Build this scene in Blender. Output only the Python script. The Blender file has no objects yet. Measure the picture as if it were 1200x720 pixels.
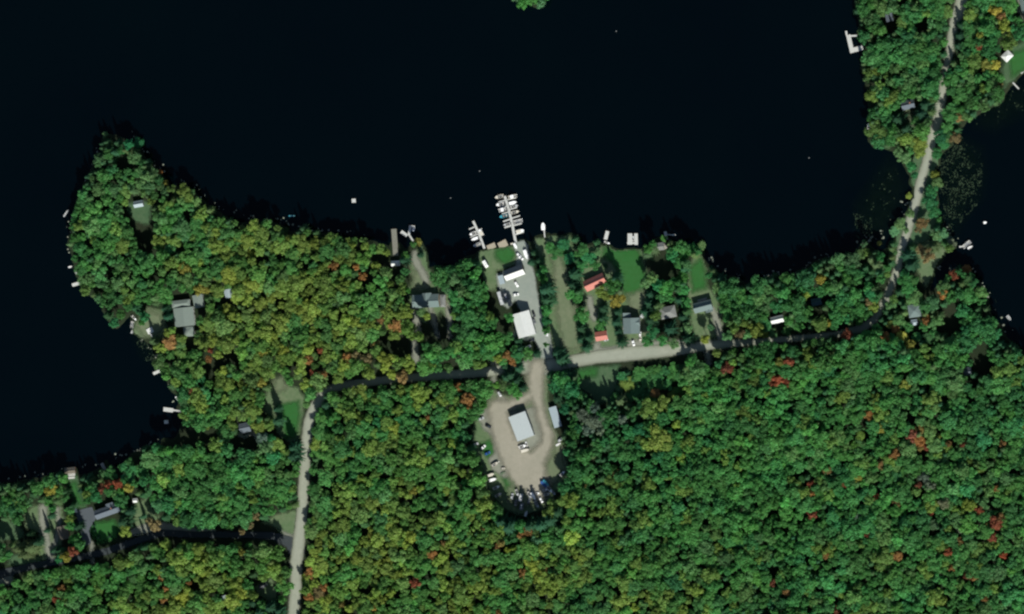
import bpy, math, random
import numpy as np
from mathutils import Vector, Matrix

random.seed(7)
NR = np.random.default_rng(11)
S = bpy.context.scene
COL = S.collection
R = math.radians

# ------------------------------------------------------------------ camera
LENS = 150.0
DIST = 3000.0
zc = Vector((0.25, 0.07, 1.0)).normalized()
xc = Vector((0, 1, 0)).cross(zc).normalized()
yc = zc.cross(xc).normalized()
CAM = zc * DIST
cd = bpy.data.cameras.new('aerial_camera')
cd.lens = LENS
cd.sensor_width = 36.0
cd.clip_start = 10.0
cd.clip_end = 12000.0
co = bpy.data.objects.new('aerial_camera', cd)
COL.objects.link(co)
m = Matrix((xc, yc, zc)).transposed().to_4x4()
m.translation = CAM
co.matrix_world = m
S.camera = co
G = 0.8          # level of the land


def U(px, py, z=G):
    k = 36.0 / LENS / 1200.0
    d = xc * ((px - 600) * k) + yc * ((360 - py) * k) - zc
    t = (z - CAM.z) / d.z
    p = CAM + d * t
    return (p.x, p.y)


def to_px(x, y, z):
    v = Vector((x, y, z)) - CAM
    a, b, c = v.dot(xc), v.dot(yc), -v.dot(zc)
    k = 36.0 / LENS / 1200.0
    return 600 + a / c / k, 360 - b / c / k


MPP = 36.0 / LENS / 1200.0 * DIST     # metres per photo pixel (0.6)

# ------------------------------------------------------------------ light
SUN_AZ, SUN_EL = 160.0, 38.0
w = bpy.data.worlds.new('World')
S.world = w
w.use_nodes = True
nt = w.node_tree
sky = nt.nodes.new('ShaderNodeTexSky')
sky.sky_type = 'NISHITA'
sky.sun_disc = False
sky.sun_elevation = R(SUN_EL)
sky.sun_rotation = R(SUN_AZ)
nt.links.new(sky.outputs[0], nt.nodes['Background'].inputs[0])
nt.nodes['Background'].inputs[1].default_value = 0.06
sl = bpy.data.lights.new('sun', 'SUN')
sl.energy = 4.6
sl.angle = R(0.5)
sl.color = (1.0, 0.975, 0.90)
so = bpy.data.objects.new('sun', sl)
COL.objects.link(so)
sd_ = Vector((math.sin(R(SUN_AZ)) * math.cos(R(SUN_EL)), math.cos(R(SUN_AZ)) * math.cos(R(SUN_EL)), math.sin(R(SUN_EL))))
so.rotation_euler = sd_.to_track_quat('Z', 'Y').to_euler()
so.location = (200, -300, 400)
S.view_settings.view_transform = 'Standard'
S.view_settings.look = 'None'
S.view_settings.exposure = 0.34
S.view_settings.gamma = 1.0


# ------------------------------------------------------------------ materials
def new_mat(name):
    mt = bpy.data.materials.new(name)
    mt.use_nodes = True
    return mt, mt.node_tree, mt.node_tree.nodes['Principled BSDF']


def mixrgb(t, fac, a, b, blend='MIX'):
    n = t.nodes.new('ShaderNodeMix')
    n.data_type = 'RGBA'
    n.blend_type = blend
    for s, v in ((0, fac), (6, a), (7, b)):
        if hasattr(v, 'is_linked') or isinstance(v, bpy.types.NodeSocket):
            t.links.new(v, n.inputs[s])
        else:
            n.inputs[s].default_value = v if s == 0 else (*v, 1)
    return n.outputs[2]


def noise(t, scale, detail=4, rough=0.6, coord='Object', off=None):
    tc = t.nodes.new('ShaderNodeTexCoord')
    n = t.nodes.new('ShaderNodeTexNoise')
    n.inputs['Scale'].default_value = scale
    n.inputs['Detail'].default_value = detail
    n.inputs['Roughness'].default_value = rough
    src = tc.outputs[coord]
    if off:
        mp = t.nodes.new('ShaderNodeMapping')
        mp.inputs['Location'].default_value = off
        t.links.new(src, mp.inputs[0])
        src = mp.outputs[0]
    t.links.new(src, n.inputs['Vector'])
    return n.outputs['Fac']


def ramp(t, fac, lo, hi):
    n = t.nodes.new('ShaderNodeMapRange')
    n.inputs['From Min'].default_value = lo
    n.inputs['From Max'].default_value = hi
    t.links.new(fac, n.inputs['Value'])
    return n.outputs[0]


MC = {}


def M(name, c, rough=0.7, var=0.25, scale=0.8, metal=0.0, bands=None, spec=0.4):
    """a plain weathered surface: base colour with worn patches"""
    if name in MC:
        return MC[name]
    mt, t, b = new_mat(name)
    f = ramp(t, noise(t, scale, 5, 0.65), 0.3, 0.7)
    c2 = tuple(x * (1 - var) for x in c)
    colr = mixrgb(t, f, c2, c)
    f2 = ramp(t, noise(t, scale * 6, 3), 0.35, 0.65)
    colr = mixrgb(t, f2, colr, tuple(min(1, x * (1 + var * 0.4)) for x in c))
    if bands:
        tc = t.nodes.new('ShaderNodeTexCoord')
        wv = t.nodes.new('ShaderNodeTexWave')
        wv.bands_direction = bands[0]
        wv.inputs['Scale'].default_value = bands[1]
        wv.inputs['Distortion'].default_value = 0.2
        t.links.new(tc.outputs['Object'], wv.inputs['Vector'])
        bf = ramp(t, wv.outputs['Fac'], 0.0, 0.35)
        colr = mixrgb(t, bf, tuple(x * (1 - bands[2]) for x in c), colr)
        bp = t.nodes.new('ShaderNodeBump')
        bp.inputs['Distance'].default_value = 0.05
        bp.inputs['Strength'].default_value = 0.5
        t.links.new(wv.outputs['Fac'], bp.inputs['Height'])
        t.links.new(bp.outputs[0], b.inputs['Normal'])
    t.links.new(colr, b.inputs['Base Color'])
    b.inputs['Roughness'].default_value = rough
    b.inputs['Metallic'].default_value = metal
    b.inputs['Specular IOR Level'].default_value = spec
    MC[name] = mt
    return mt


def leaf_material(name, attr_type):
    """foliage; the species colour comes from the tree itself"""
    mt, t, b = new_mat(name)
    if attr_type == 'OBJECT':
        oi = t.nodes.new('ShaderNodeObjectInfo')
        src = oi.outputs['Color']
    else:
        at = t.nodes.new('ShaderNodeAttribute')
        at.attribute_type = 'INSTANCER'
        at.attribute_name = 'tcol'
        src = at.outputs['Color']
    lf = t.nodes.new('ShaderNodeAttribute')
    lf.attribute_type = 'GEOMETRY'
    lf.attribute_name = 'leafvar'
    rm = ramp(t, lf.outputs['Fac'], 0, 1)
    hs = t.nodes.new('ShaderNodeHueSaturation')
    mr = t.nodes.new('ShaderNodeMapRange')
    mr.inputs['To Min'].default_value = 0.485
    mr.inputs['To Max'].default_value = 0.515
    t.links.new(rm, mr.inputs['Value'])
    mv = t.nodes.new('ShaderNodeMapRange')
    mv.inputs['To Min'].default_value = 0.82
    mv.inputs['To Max'].default_value = 1.22
    t.links.new(rm, mv.inputs['Value'])
    t.links.new(mr.outputs[0], hs.inputs['Hue'])
    t.links.new(mv.outputs[0], hs.inputs['Value'])
    t.links.new(src, hs.inputs['Color'])
    n = ramp(t, noise(t, 0.35, 3), 0.3, 0.7)
    dk = mixrgb(t, 0.25, hs.outputs[0], (0.02, 0.05, 0.02))
    fin = mixrgb(t, n, dk, hs.outputs[0])
    t.links.new(fin, b.inputs['Base Color'])
    b.inputs['Roughness'].default_value = 0.65
    b.inputs['Specular IOR Level'].default_value = 0.18
    tr = t.nodes.new('ShaderNodeBsdfTranslucent')
    t.links.new(mixrgb(t, 1.0, fin, (1.7, 1.7, 1.5), 'MULTIPLY'), tr.inputs[0])
    ms = t.nodes.new('ShaderNodeMixShader')
    ms.inputs[0].default_value = 0.42
    t.links.new(b.outputs[0], ms.inputs[1])
    t.links.new(tr.outputs[0], ms.inputs[2])
    t.links.new(ms.outputs[0], t.nodes['Material Output'].inputs[0])
    return mt


LEAF_OBJ = leaf_material('foliage_single', 'OBJECT')
LEAF_INS = leaf_material('foliage_woodland', 'INSTANCER')
BARK = M('bark', (0.11, 0.085, 0.06), 0.9, 0.4, 2)

# ground cover sheets: ragged edges from the distance attribute
def sheet_mat(name, cols, rag=1.6, soft=0.5, scales=(0.05, 0.35), rut=0.0):
    mt, t, b = new_mat(name)
    n1 = ramp(t, noise(t, scales[0], 5, 0.6, 'Object', (13 * len(name), 5, 0)), 0.33, 0.67)
    n2 = ramp(t, noise(t, scales[1], 6, 0.7), 0.3, 0.7)
    c = mixrgb(t, n1, cols[0], cols[1])
    c = mixrgb(t, n2, c, cols[2])
    n3 = ramp(t, noise(t, 1.7, 4, 0.7), 0.25, 0.75)
    c = mixrgb(t, n3, mixrgb(t, 0.25, c, tuple(v * 0.45 for v in cols[0])), c)
    at = t.nodes.new('ShaderNodeAttribute')
    at.attribute_type = 'GEOMETRY'
    at.attribute_name = 'edge'
    if rut:
        # bleached crown of the roadway, damp verge
        r_ = ramp(t, at.outputs['Fac'], 0.0, 2.6)
        c = mixrgb(t, r_, mixrgb(t, rut, c, (0.09, 0.10, 0.06)), c)
    t.links.new(c, b.inputs['Base Color'])
    b.inputs['Roughness'].default_value = 0.95
    b.inputs['Specular IOR Level'].default_value = 0.1
    nn = noise(t, 0.22, 6, 0.75, 'Object', (3, 40, 0))
    ma = t.nodes.new('ShaderNodeMath')
    ma.operation = 'MULTIPLY_ADD'
    t.links.new(nn, ma.inputs[0])
    ma.inputs[1].default_value = rag * 4
    ma.inputs[2].default_value = -rag * 2
    ad = t.nodes.new('ShaderNodeMath')
    ad.operation = 'ADD'
    t.links.new(ma.outputs[0], ad.inputs[0])
    t.links.new(at.outputs['Fac'], ad.inputs[1])
    al = ramp(t, ad.outputs[0], -soft, soft)
    t.links.new(al, b.inputs['Alpha'])
    return mt


# ------------------------------------------------------------------ mesh helpers
class MB:
    def __init__(s):
        s.v, s.f = [], []

    def add(s, vs, fs):
        o = len(s.v)
        s.v += [tuple(v) for v in vs]
        s.f += [tuple(i + o for i in f) for f in fs]
        return s

    def box(s, cx, cy, cz, sx, sy, sz, rz=0.0, taper=1.0):
        c, q = math.cos(rz), math.sin(rz)
        vs = []
        for z, k in ((-.5, 1.0), (.5, taper)):
            for x, y in ((-.5, -.5), (.5, -.5), (.5, .5), (-.5, .5)):
                X, Y = x * sx * k, y * sy * k
                vs.append((cx + X * c - Y * q, cy + X * q + Y * c, cz + z * sz))
        return s.add(vs, [(3, 2, 1, 0), (4, 5, 6, 7), (0, 1, 5, 4), (1, 2, 6, 5), (2, 3, 7, 6), (3, 0, 4, 7)])

    def prism(s, poly, z0, z1):
        n = len(poly)
        vs = [(x, y, z0) for x, y in poly] + [(x, y, z1) for x, y in poly]
        fs = [tuple(range(n - 1, -1, -1)), tuple(range(n, 2 * n))]
        fs += [(i, (i + 1) % n, (i + 1) % n + n, i + n) for i in range(n)]
        return s.add(vs, fs)

    def extr(s, prof, y0, y1):           # profile in x,z extruded along y
        n = len(prof)
        vs = [(x, y0, z) for x, z in prof] + [(x, y1, z) for x, z in prof]
        fs = [tuple(range(n)), tuple(range(2 * n - 1, n - 1, -1))]
        fs += [((i + 1) % n, i, i + n, (i + 1) % n + n) for i in range(n)]
        return s.add(vs, fs)

    def tube(s, p, q, r0, r1=None, n=8):
        r1 = r0 if r1 is None else r1
        p, q = Vector(p), Vector(q)
        d = (q - p).normalized()
        a = d.orthogonal().normalized()
        b = d.cross(a)
        vs = []
        for c, r in ((p, r0), (q, r1)):
            for i in range(n):
                t = 2 * math.pi * i / n
                vs.append(c + (a * math.cos(t) + b * math.sin(t)) * r)
        fs = [tuple(range(n - 1, -1, -1)), tuple(range(n, 2 * n))]
        fs += [(i, (i + 1) % n, (i + 1) % n + n, i + n) for i in range(n)]
        return s.add(vs, fs)

    def build(s, name, mat, parent=None, smooth=False):
        me = bpy.data.meshes.new(name)
        me.from_pydata(s.v, [], s.f)
        me.materials.append(mat)
        if smooth:
            me.polygons.foreach_set('use_smooth', [True] * len(me.polygons))
        me.update()
        o = bpy.data.objects.new(name, me)
        COL.objects.link(o)
        if parent:
            o.parent = parent
        return o


def tag(o, label=None, cat=None, group=None, kind=None):
    if label: o['label'] = label
    if cat: o['category'] = cat
    if group: o['group'] = group
    if kind: o['kind'] = kind
    return o


def root(name, x, y, z, rz, label, cat, group=None):
    o = bpy.data.objects.new(name, None)
    o.location = (x, y, z)
    o.rotation_euler = (0, 0, rz)
    o.empty_display_size = 1
    COL.objects.link(o)
    return tag(o, label, cat, group)


# ------------------------------------------------------------------ signed distances (numpy)
def sd_poly(P, poly):
    """positive inside"""
    poly = np.asarray(poly, float)
    d = np.full(len(P), 1e9)
    ins = np.zeros(len(P), bool)
    n = len(poly)
    for i in range(n):
        a, b = poly[i], poly[(i + 1) % n]
        e = b - a
        w_ = P - a
        t = np.clip((w_ @ e) / max(e @ e, 1e-9), 0, 1)
        d = np.minimum(d, ((w_ - t[:, None] * e) ** 2).sum(1))
        c = (a[1] > P[:, 1]) != (b[1] > P[:, 1])
        with np.errstate(divide='ignore', invalid='ignore'):
            xi = (b[0] - a[0]) * (P[:, 1] - a[1]) / (b[1] - a[1] if b[1] != a[1] else 1e-9) + a[0]
        ins ^= c & (P[:, 0] < xi)
    d = np.sqrt(d)
    return np.where(ins, d, -d)


def sd_stroke(P, pts):
    """pts = (x, y, width) in the same units as P"""
    out = np.full(len(P), -1e9)
    for (x0, y0, w0), (x1, y1, w1) in zip(pts[:-1], pts[1:]):
        a = np.array((x0, y0)); e = np.array((x1 - x0, y1 - y0))
        w_ = P - a
        t = np.clip((w_ @ e) / max(e @ e, 1e-9), 0, 1)
        dd = np.sqrt(((w_ - t[:, None] * e) ** 2).sum(1))
        out = np.maximum(out, (w0 + (w1 - w0) * t) / 2 - dd)
    return out


def W(pts, z=G):
    r = []
    for p in pts:
        x, y = U(p[0], p[1], z)
        r.append((x, y) if len(p) == 2 else (x, y, p[2] * MPP))
    return r


def vnoise(x, y, seed=0):
    """cheap smooth value noise, arrays"""
    out = np.zeros_like(x)
    amp = 1.0
    rg = np.random.default_rng(seed)
    for k in range(3):
        tab = rg.random((64, 64)) * 2 - 1
        X, Y = x * 2 ** k, y * 2 ** k
        xi, yi = np.floor(X).astype(int), np.floor(Y).astype(int)
        fx, fy = X - xi, Y - yi
        fx, fy = fx * fx * (3 - 2 * fx), fy * fy * (3 - 2 * fy)
        g = lambda i, j: tab[i % 64, j % 64]
        v = (g(xi, yi) * (1 - fx) + g(xi + 1, yi) * fx) * (1 - fy) + (g(xi, yi + 1) * (1 - fx) + g(xi + 1, yi + 1) * fx) * fy
        out += v * amp
        amp *= 0.5
    return out


# ------------------------------------------------------------------ the traced map (photo pixels)
LAND = [(-1500,560),(0,568),(15,566),(30,562),(45,560),(60,556),(72,553),(76,550),(89,550),(92,556),(104,557),(112,552),
 (118,547),(124,540),(130,546),(140,546),(148,540),(158,530),(170,523),(185,521),(192,514),(204,512),(212,505),(212,495),
 (211,485),(206,478),(210,468),(203,462),(196,450),(190,438),(183,432),(180,425),(184,418),(182,408),(176,402),(168,398),
 (160,395),(153,390),(151,384),(153,376),(154,370),(148,374),(140,383),(132,386),(127,378),(122,368),(118,358),(110,350),
 (100,344),(92,336),(88,322),(85,308),(83,296),(80,284),(80,270),(82,256),(86,246),(88,236),(95,225),(99,212),(105,198),
 (112,188),(118,178),(118,168),(121,157),(130,158),(142,160),(155,165),(164,168),(168,178),(177,192),(186,198),(192,209),
 (201,216),(212,219),(222,219),(230,227),(240,237),(250,246),(262,253),(275,259),(290,261),(302,260),(315,258),(322,262),
 (335,268),(345,272),(352,266),(360,262),(365,268),(375,274),(390,275),(405,279),(420,279),(430,280),(444,285),(456,288),
 (458,280),(469,282),(472,290),(478,292),(484,282),(488,280),(496,284),(502,292),(503,312),(520,313),(535,309),(545,302),
 (556,299),(562,293),(572,291),(582,290),(594,288),(600,284),(606,283),(616,281),(622,284),(625,277),(634,276),(642,272),
 (655,275),(668,274),(676,277),(680,287),(690,287),(698,283),(706,285),(712,286),(718,291),(725,289),(735,289),(748,289),
 (756,290),(764,282),(770,277),(778,277),(785,280),(790,287),(800,285),(810,288),(820,286),(825,292),(826,302),(834,313),
 (845,320),(858,324),(872,331),(885,331),(898,323),(908,321),(916,325),(930,321),(940,315),(950,308),(960,303),(975,301),
 (985,296),(995,298),(1003,292),(1010,284),(1016,282),(1022,290),(1032,294),(1042,290),(1048,276),(1056,260),(1063,242),
 (1068,225),(1066,207),(1060,197),(1052,186),(1046,178),(1040,174),(1030,172),(1021,173),(1018,165),(1017,148),(1018,130),
 (1016,110),(1014,95),(1011,85),(1009,72),(1011,60),(1014,52),(1006,45),(1005,30),(1001,12),(1001,-20),(1001,-1500),
 (2700,-1500),(2700,60),(1230,70),(1200,88),(1188,99),(1180,108),(1175,118),(1165,124),(1150,132),(1140,140),(1130,146),
 (1122,160),(1113,172),(1106,180),(1102,190),(1099,200),(1100,215),(1098,232),(1100,250),(1104,262),(1110,272),(1118,286),
 (1120,291),(1112,296),(1104,306),(1098,316),(1092,330),(1090,342),(1098,334),(1108,324),(1118,314),(1128,312),(1138,318),
 (1146,331),(1156,343),(1160,354),(1163,368),(1170,379),(1182,396),(1194,410),(1230,430),(2700,440),(2700,2500),(-1500,2500)]
ISLE = [(596,-60),(601,0),(606,3),(618,4),(632,11),(638,4),(645,-60)]

ROADS = {
 'west': [(344,900,14),(344,720,14),(347,690,14),(347,660,15),(350,640,15),(354,600,13.5),(356.5,560,13.5),(359,520,13),(362,495,13),(368,478,12.5),
          (377,465,11),(388,456,10),(410,451,10),(440,447,10),(480,443,10),(520,440,10),(560,437,11),(600,433,13),(628,430,15)],
 'east': [(628,430,17),(650,428,16),(670,424,14),(700,418.5,15),(740,414.5,17),(790,410.5,13),(830,405,11),(880,401,8),(930,397,7),(980,392,7),
          (1010,385,10),(1026,374,9),(1036,355,9),(1045,335,9),(1052,315,9),(1056,295,9),(1062,275,10),(1068,255,11),(1075,230,11),(1080,210,11),
          (1086,190,10),(1092,165,12),(1099,142,12),(1102,122,12),(1105,108,10),(1107,90,8),(1110,75,9),(1113,60,9),(1115,45,10),(1119,28,13),(1126,8,14),(1132,-30,14),(1150,-200,14)],
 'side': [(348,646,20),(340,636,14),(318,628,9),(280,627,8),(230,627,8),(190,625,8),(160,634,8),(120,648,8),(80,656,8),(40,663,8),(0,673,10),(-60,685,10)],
 'lane': [(630,430,18),(628,445,20),(628,458,18),(631,472,13),(636,492,12),(642,508,14),(640,523,15),(630,537,22),(618,545,24)],
 'lane2': [(626,460,12),(614,468,11),(600,474,12),(590,478,18)],
 'lane3': [(584,480,24),(586,498,25),(594,520,28),(604,538,34),(618,552,46),(627,565,32),(631,577,20)],
}
YARD = [(606,283),(617,281.5),(621,300),(627,325),(631,350),(637,375),(645,392),(648,415),(650,432),(640,440),(618,438),(598,434),
        (597,426),(612,424),(625,420),(632,412),(628,400),(604,399),(600,398),(610,364),(604,352),(595,362),(588,356),(586,345),(583,330),(582,322),(592,318),(604,312),(606,300),(602,290)]

LAWNS = {   # name: (kind, polygon)
 'field': ('dry', [(625,278),(640,280),(645,274),(658,276),(668,276),(671,286),(676,292),(662,300),(664,320),(668,340),(674,360),(680,380),(683,412),(672,417),(652,422),(649,408),(645,390),(642,370),(643,345),(638,320),(630,300)]),
 'marina': ('dry', [(560,293),(575,292),(600,287),(607,296),(604,310),(590,316),(582,318),(583,330),(582,341),(572,340),(566,322),(560,305)]),
 'yards': ('dry', [(688,290),(715,288),(752,291),(760,330),(757,350),(765,390),(769,402),(735,404),(700,413),(688,413),(683,380),(684,345),(680,320)]),
 'yards2': ('dry', [(806,318),(812,303),(822,298),(828,315),(828,335),(837,345),(846,365),(848,395),(815,401),(808,370),(806,345)]),
 'westroad': ('dry', [(312,462),(322,446),(335,450),(350,456),(357,468),(354,490),(350,517),(338,519),(325,508),(318,492),(308,478)]),
 'junction': ('dry', [(308,614),(325,602),(349,598),(347,626),(335,629),(318,614)]),
 'cabin': ('dry', [(298,686),(318,678),(325,690),(323,706),(310,704),(300,695)]),
 'west': ('dry', [(158,380),(172,361),(190,363),(196,385),(188,400),(176,394),(168,396),(156,392)]),
 'point': ('mid', [(148,240),(165,234),(177,240),(175,264),(160,260),(150,250)]),
 'cove': ('dry', [(486,300),(492,287),(496,286),(501,296),(502,314),(508,328),(513,340),(524,342),(529,354),(528,374),(516,366),(500,378),(486,374),(478,352),(478,340),(484,330),(480,312)]),
 'corner': ('mid', [(78,558),(91,557),(95,578),(102,594),(90,598),(83,580)]),
 'garden': ('dry', [(155,592),(172,584),(182,602),(194,612),(186,621),(160,625),(156,608)]),
 'verge': ('mid', [(672,432),(726,428),(724,446),(716,470),(700,474),(690,462),(672,452),(660,440)]),
 'northeast': ('mid', [(1178,66),(1184,56),(1210,46),(1260,40),(1240,68),(1200,86),(1186,96),(1177,104),(1174,82)]),
 'bend': ('dry', [(1073,286),(1095,281),(1109,294),(1101,310),(1092,326),(1084,338),(1077,322),(1073,302)]),
 'clear': ('dry', [(578,458),(592,464),(612,462),(618,440),(642,438),(643,475),(649,500),(657,520),(664,540),(666,556),(657,570),(648,584),(632,598),(608,604),(590,596),(577,582),(568,566),(564,545),(556,530),(552,512),(558,492),(568,478)]),
 'southwest': ('dry', [(40,592),(72,594),(76,612),(72,640),(62,656),(48,658),(45,625),(30,618),(28,602)]),
 'southwest2': ('mid', [(-10,610),(18,612),(30,625),(24,634),(8,632),(-10,640)]),
 'hedgebank': ('mid', [(14,650),(50,652),(58,660),(36,668),(10,662)]),
 'causeway': ('mid', [(1088,172),(1060,190),(1068,215),(1062,245),(1050,275),(1046,290),(1072,290),(1086,285),(1100,262),(1098,235),(1099,205),(1106,180)]),
}
BRIGHT = {
 'lawn1': [(708,291),(748,291),(751,305),(757,322),(755,338),(748,350),(738,352),(729,338),(725,320),(718,308),(706,300)],
 'lawn2': [(108,613),(134,610),(140,624),(131,634),(114,636),(106,622)],
 'lawn3': [(582,292),(596,289),(604,296),(600,306),(588,309),(580,301)],
 'lawn4': [(330,474),(350,470),(351,490),(346,514),(334,514),(329,494)],
 'lawn5': [(808,314),(822,303),(827,318),(827,338),(812,342)],
 'lawn6': [(564,520),(574,516),(583,524),(586,538),(574,538),(566,530)],
 'lawn7': [(590,560),(604,556),(612,566),(622,574),(612,582),(594,578)],
 'lawn8': [(1182,66),(1200,58),(1215,56),(1205,78),(1186,90)],
 'lawn9': [(80,568),(89,566),(94,582),(98,592),(90,592),(84,580)],
 'lawn10': [(676,434),(700,431),(700,440),(680,444)],
 'lawn11': [(646,300),(660,292),(668,300),(664,312),(650,312)],
}
PALE = {
 'junct': ('poly', [(330,622),(342,640),(348,652),(354,640),(352,628),(344,628)]),
 'frontage': ('str', [(688,411,6),(730,409,7),(770,404,9),(800,402,6)]),
 'lotring': ('poly', [(592,486),(628,476),(636,500),(636,520),(618,530),(602,520)]),
 'lotleft': ('poly', [(563,484),(584,474),(590,500),(600,530),(604,552),(592,560),(578,552),(572,540),(580,530),(578,512),(566,502)]),
 'worn3': ('poly', [(641,540),(656,530),(662,550),(652,566),(640,572),(634,560)]),
 'worn4': ('poly', [(596,572),(622,566),(646,566),(640,586),(612,594),(596,588)]),
 'worn5': ('poly', [(736,346),(756,340),(762,360),(760,396),(752,398),(752,366),(738,362)]),
 'worn6': ('poly', [(160,380),(174,364),(188,368),(192,384),(184,394),(168,394)]),
 'worn7': ('poly', [(646,290),(658,300),(668,330),(676,380),(680,408),(662,412),(654,380),(650,330)]),
   # gravel, worn patches and painted sunlit flecks
 'drive1': ('poly', [(734,400),(765,397),(770,412),(736,417)]),
 'drive2': ('str', [(699,404,8),(699,420,9)]),
 'sand1': ('str', [(50,596,10),(52,618,11),(56,640,9),(59,655,7)]),
 'sand2': ('str', [(67,598,6),(70,615,5),(66,632,6),(62,648,6)]),
 'drive3': ('str', [(107,636,4),(109,660,4)]),
 'drive4': ('str', [(826,398,7),(829,412,6),(831,426,6)]),
 'drive5': ('str', [(835,362,4),(839,374,8),(843,390,8),(848,405,7)]),
 'path1': ('str', [(503,358,5),(508,374,6),(511,386,4),(513,394,4)]),
 'path2': ('str', [(524,358,5),(527,374,6),(527,396,4)]),
 'path3': ('str', [(484,360,8),(488,376,8),(491,388,5)]),
 'path4': ('str', [(486,298,7),(488,308,9),(494,318,8),(500,330,7)]),
 'cove': ('poly', [(484,318),(494,314),(503,326),(505,340),(488,342),(484,334)]),
 'lotl': ('poly', [(583,460),(592,466),(596,476),(586,482),(574,492),(566,498),(562,494),(572,480),(582,472)]),
 'worn1': ('str', [(648,300,8),(655,312,7),(660,330,5),(663,352,5),(662,372,6),(666,392,6),(668,408,6)]),
 'worn2': ('str', [(652,520,10),(656,540,9),(660,552,8)]),
 'drive6': ('str', [(691,350,6),(693,362,9),(697,372,10)]),
 'track': ('str', [(1060,118,3),(1063,134,9),(1066,142,7),(1070,158,4)]),
 'ne': ('str', [(1188,-20,8),(1192,2,8),(1198,14,8),(1208,24,8)]),
 'sdrive': ('str', [(280,497,4),(279,507,3.5),(285,512,3.5),(296,508,3.5),(304,514,3.5)]),
 'lotw': ('poly', [(322,444),(332,442),(336,454),(328,460),(322,458)]),
 'side': ('str', [(156,624,8),(172,619,11),(188,617,11),(205,619,9),(228,622,7),(250,622,5)]),  # pale patches painted in for sunlit flecks on the side road
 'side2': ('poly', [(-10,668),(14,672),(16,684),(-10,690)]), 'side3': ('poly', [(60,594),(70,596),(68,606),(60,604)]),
 'cross': ('str', [(486,404,8),(488,424,8)]),
 'cross2': ('str', [(578,424,5),(579,446,5)]),
}
ASPH = [(88,599),(108,594),(113,607),(105,620),(107,637),(98,641),(95,625),(91,610)]

# dark gaps in the canopy (no crowns): photo pixels
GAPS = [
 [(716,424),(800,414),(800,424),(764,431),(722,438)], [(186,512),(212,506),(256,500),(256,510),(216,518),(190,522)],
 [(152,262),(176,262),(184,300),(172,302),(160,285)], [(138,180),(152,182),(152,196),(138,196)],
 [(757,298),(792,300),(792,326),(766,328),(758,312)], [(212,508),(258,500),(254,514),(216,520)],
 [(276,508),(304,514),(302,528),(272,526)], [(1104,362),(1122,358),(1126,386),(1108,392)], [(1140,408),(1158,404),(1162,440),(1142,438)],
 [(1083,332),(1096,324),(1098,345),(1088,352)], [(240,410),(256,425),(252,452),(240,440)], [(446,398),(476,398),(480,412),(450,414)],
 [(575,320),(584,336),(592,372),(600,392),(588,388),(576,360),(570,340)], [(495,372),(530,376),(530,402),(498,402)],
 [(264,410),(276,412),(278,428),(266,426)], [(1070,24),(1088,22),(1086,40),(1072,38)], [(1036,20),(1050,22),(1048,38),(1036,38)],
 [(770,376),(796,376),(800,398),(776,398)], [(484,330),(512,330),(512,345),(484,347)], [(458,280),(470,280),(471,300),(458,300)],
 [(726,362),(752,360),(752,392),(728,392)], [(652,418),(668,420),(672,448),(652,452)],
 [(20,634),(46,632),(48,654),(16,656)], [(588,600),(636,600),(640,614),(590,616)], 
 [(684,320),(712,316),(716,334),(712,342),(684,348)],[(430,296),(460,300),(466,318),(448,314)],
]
# ------------------------------------------------------------------ terrain and water
def grid_mesh(name, xs, ys, zf, mat):
    X, Y = np.meshgrid(xs, ys)
    Z = zf(X.ravel(), Y.ravel())
    V = np.column_stack((X.ravel(), Y.ravel(), Z)).astype(np.float32)
    nx, ny = len(xs), len(ys)
    i = np.arange((nx - 1) * (ny - 1))
    r, c = i // (nx - 1), i % (nx - 1)
    a = r * nx + c
    F = np.column_stack((a, a + 1, a + nx + 1, a + nx)).astype(np.int32)
    return np_mesh(name, V, F, mat)


def np_mesh(name, V, F, mat, attrs=None, smooth=False):
    me = bpy.data.meshes.new(name)
    me.vertices.add(len(V))
    me.vertices.foreach_set('co', V.astype(np.float32).ravel())
    k = F.shape[1]
    me.loops.add(F.size)
    me.loops.foreach_set('vertex_index', F.astype(np.int32).ravel())
    me.polygons.add(len(F))
    me.polygons.foreach_set('loop_start', (np.arange(len(F)) * k).astype(np.int32))
    me.polygons.foreach_set('loop_total', np.full(len(F), k, np.int32))
    if smooth:
        me.polygons.foreach_set('use_smooth', np.ones(len(F), bool))
    if attrs:
        for n_, a_ in attrs.items():
            at = me.attributes.new(n_, 'FLOAT', 'POINT')
            at.data.foreach_set('value', a_.astype(np.float32))
    me.update(calc_edges=True)
    me.materials.append(mat)
    o = bpy.data.objects.new(name, me)
    COL.objects.link(o)
    return o


LW = np.array(W(LAND)); IW = np.array(W(ISLE))
far = np.array([480, 560, 700, 900, 1300, 2000, 3200])


def land_sd(P):
    return np.maximum(sd_poly(P, LW), sd_poly(P, IW))


def land_z(x, y):
    P = np.column_stack((x, y))
    s = land_sd(P) + vnoise(x / 7, y / 7, 3) * 1.3 + vnoise(x / 2.2, y / 2.2, 4) * 0.5
    z = np.clip(s * 0.45, -2.5, 0.8)
    return z


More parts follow.
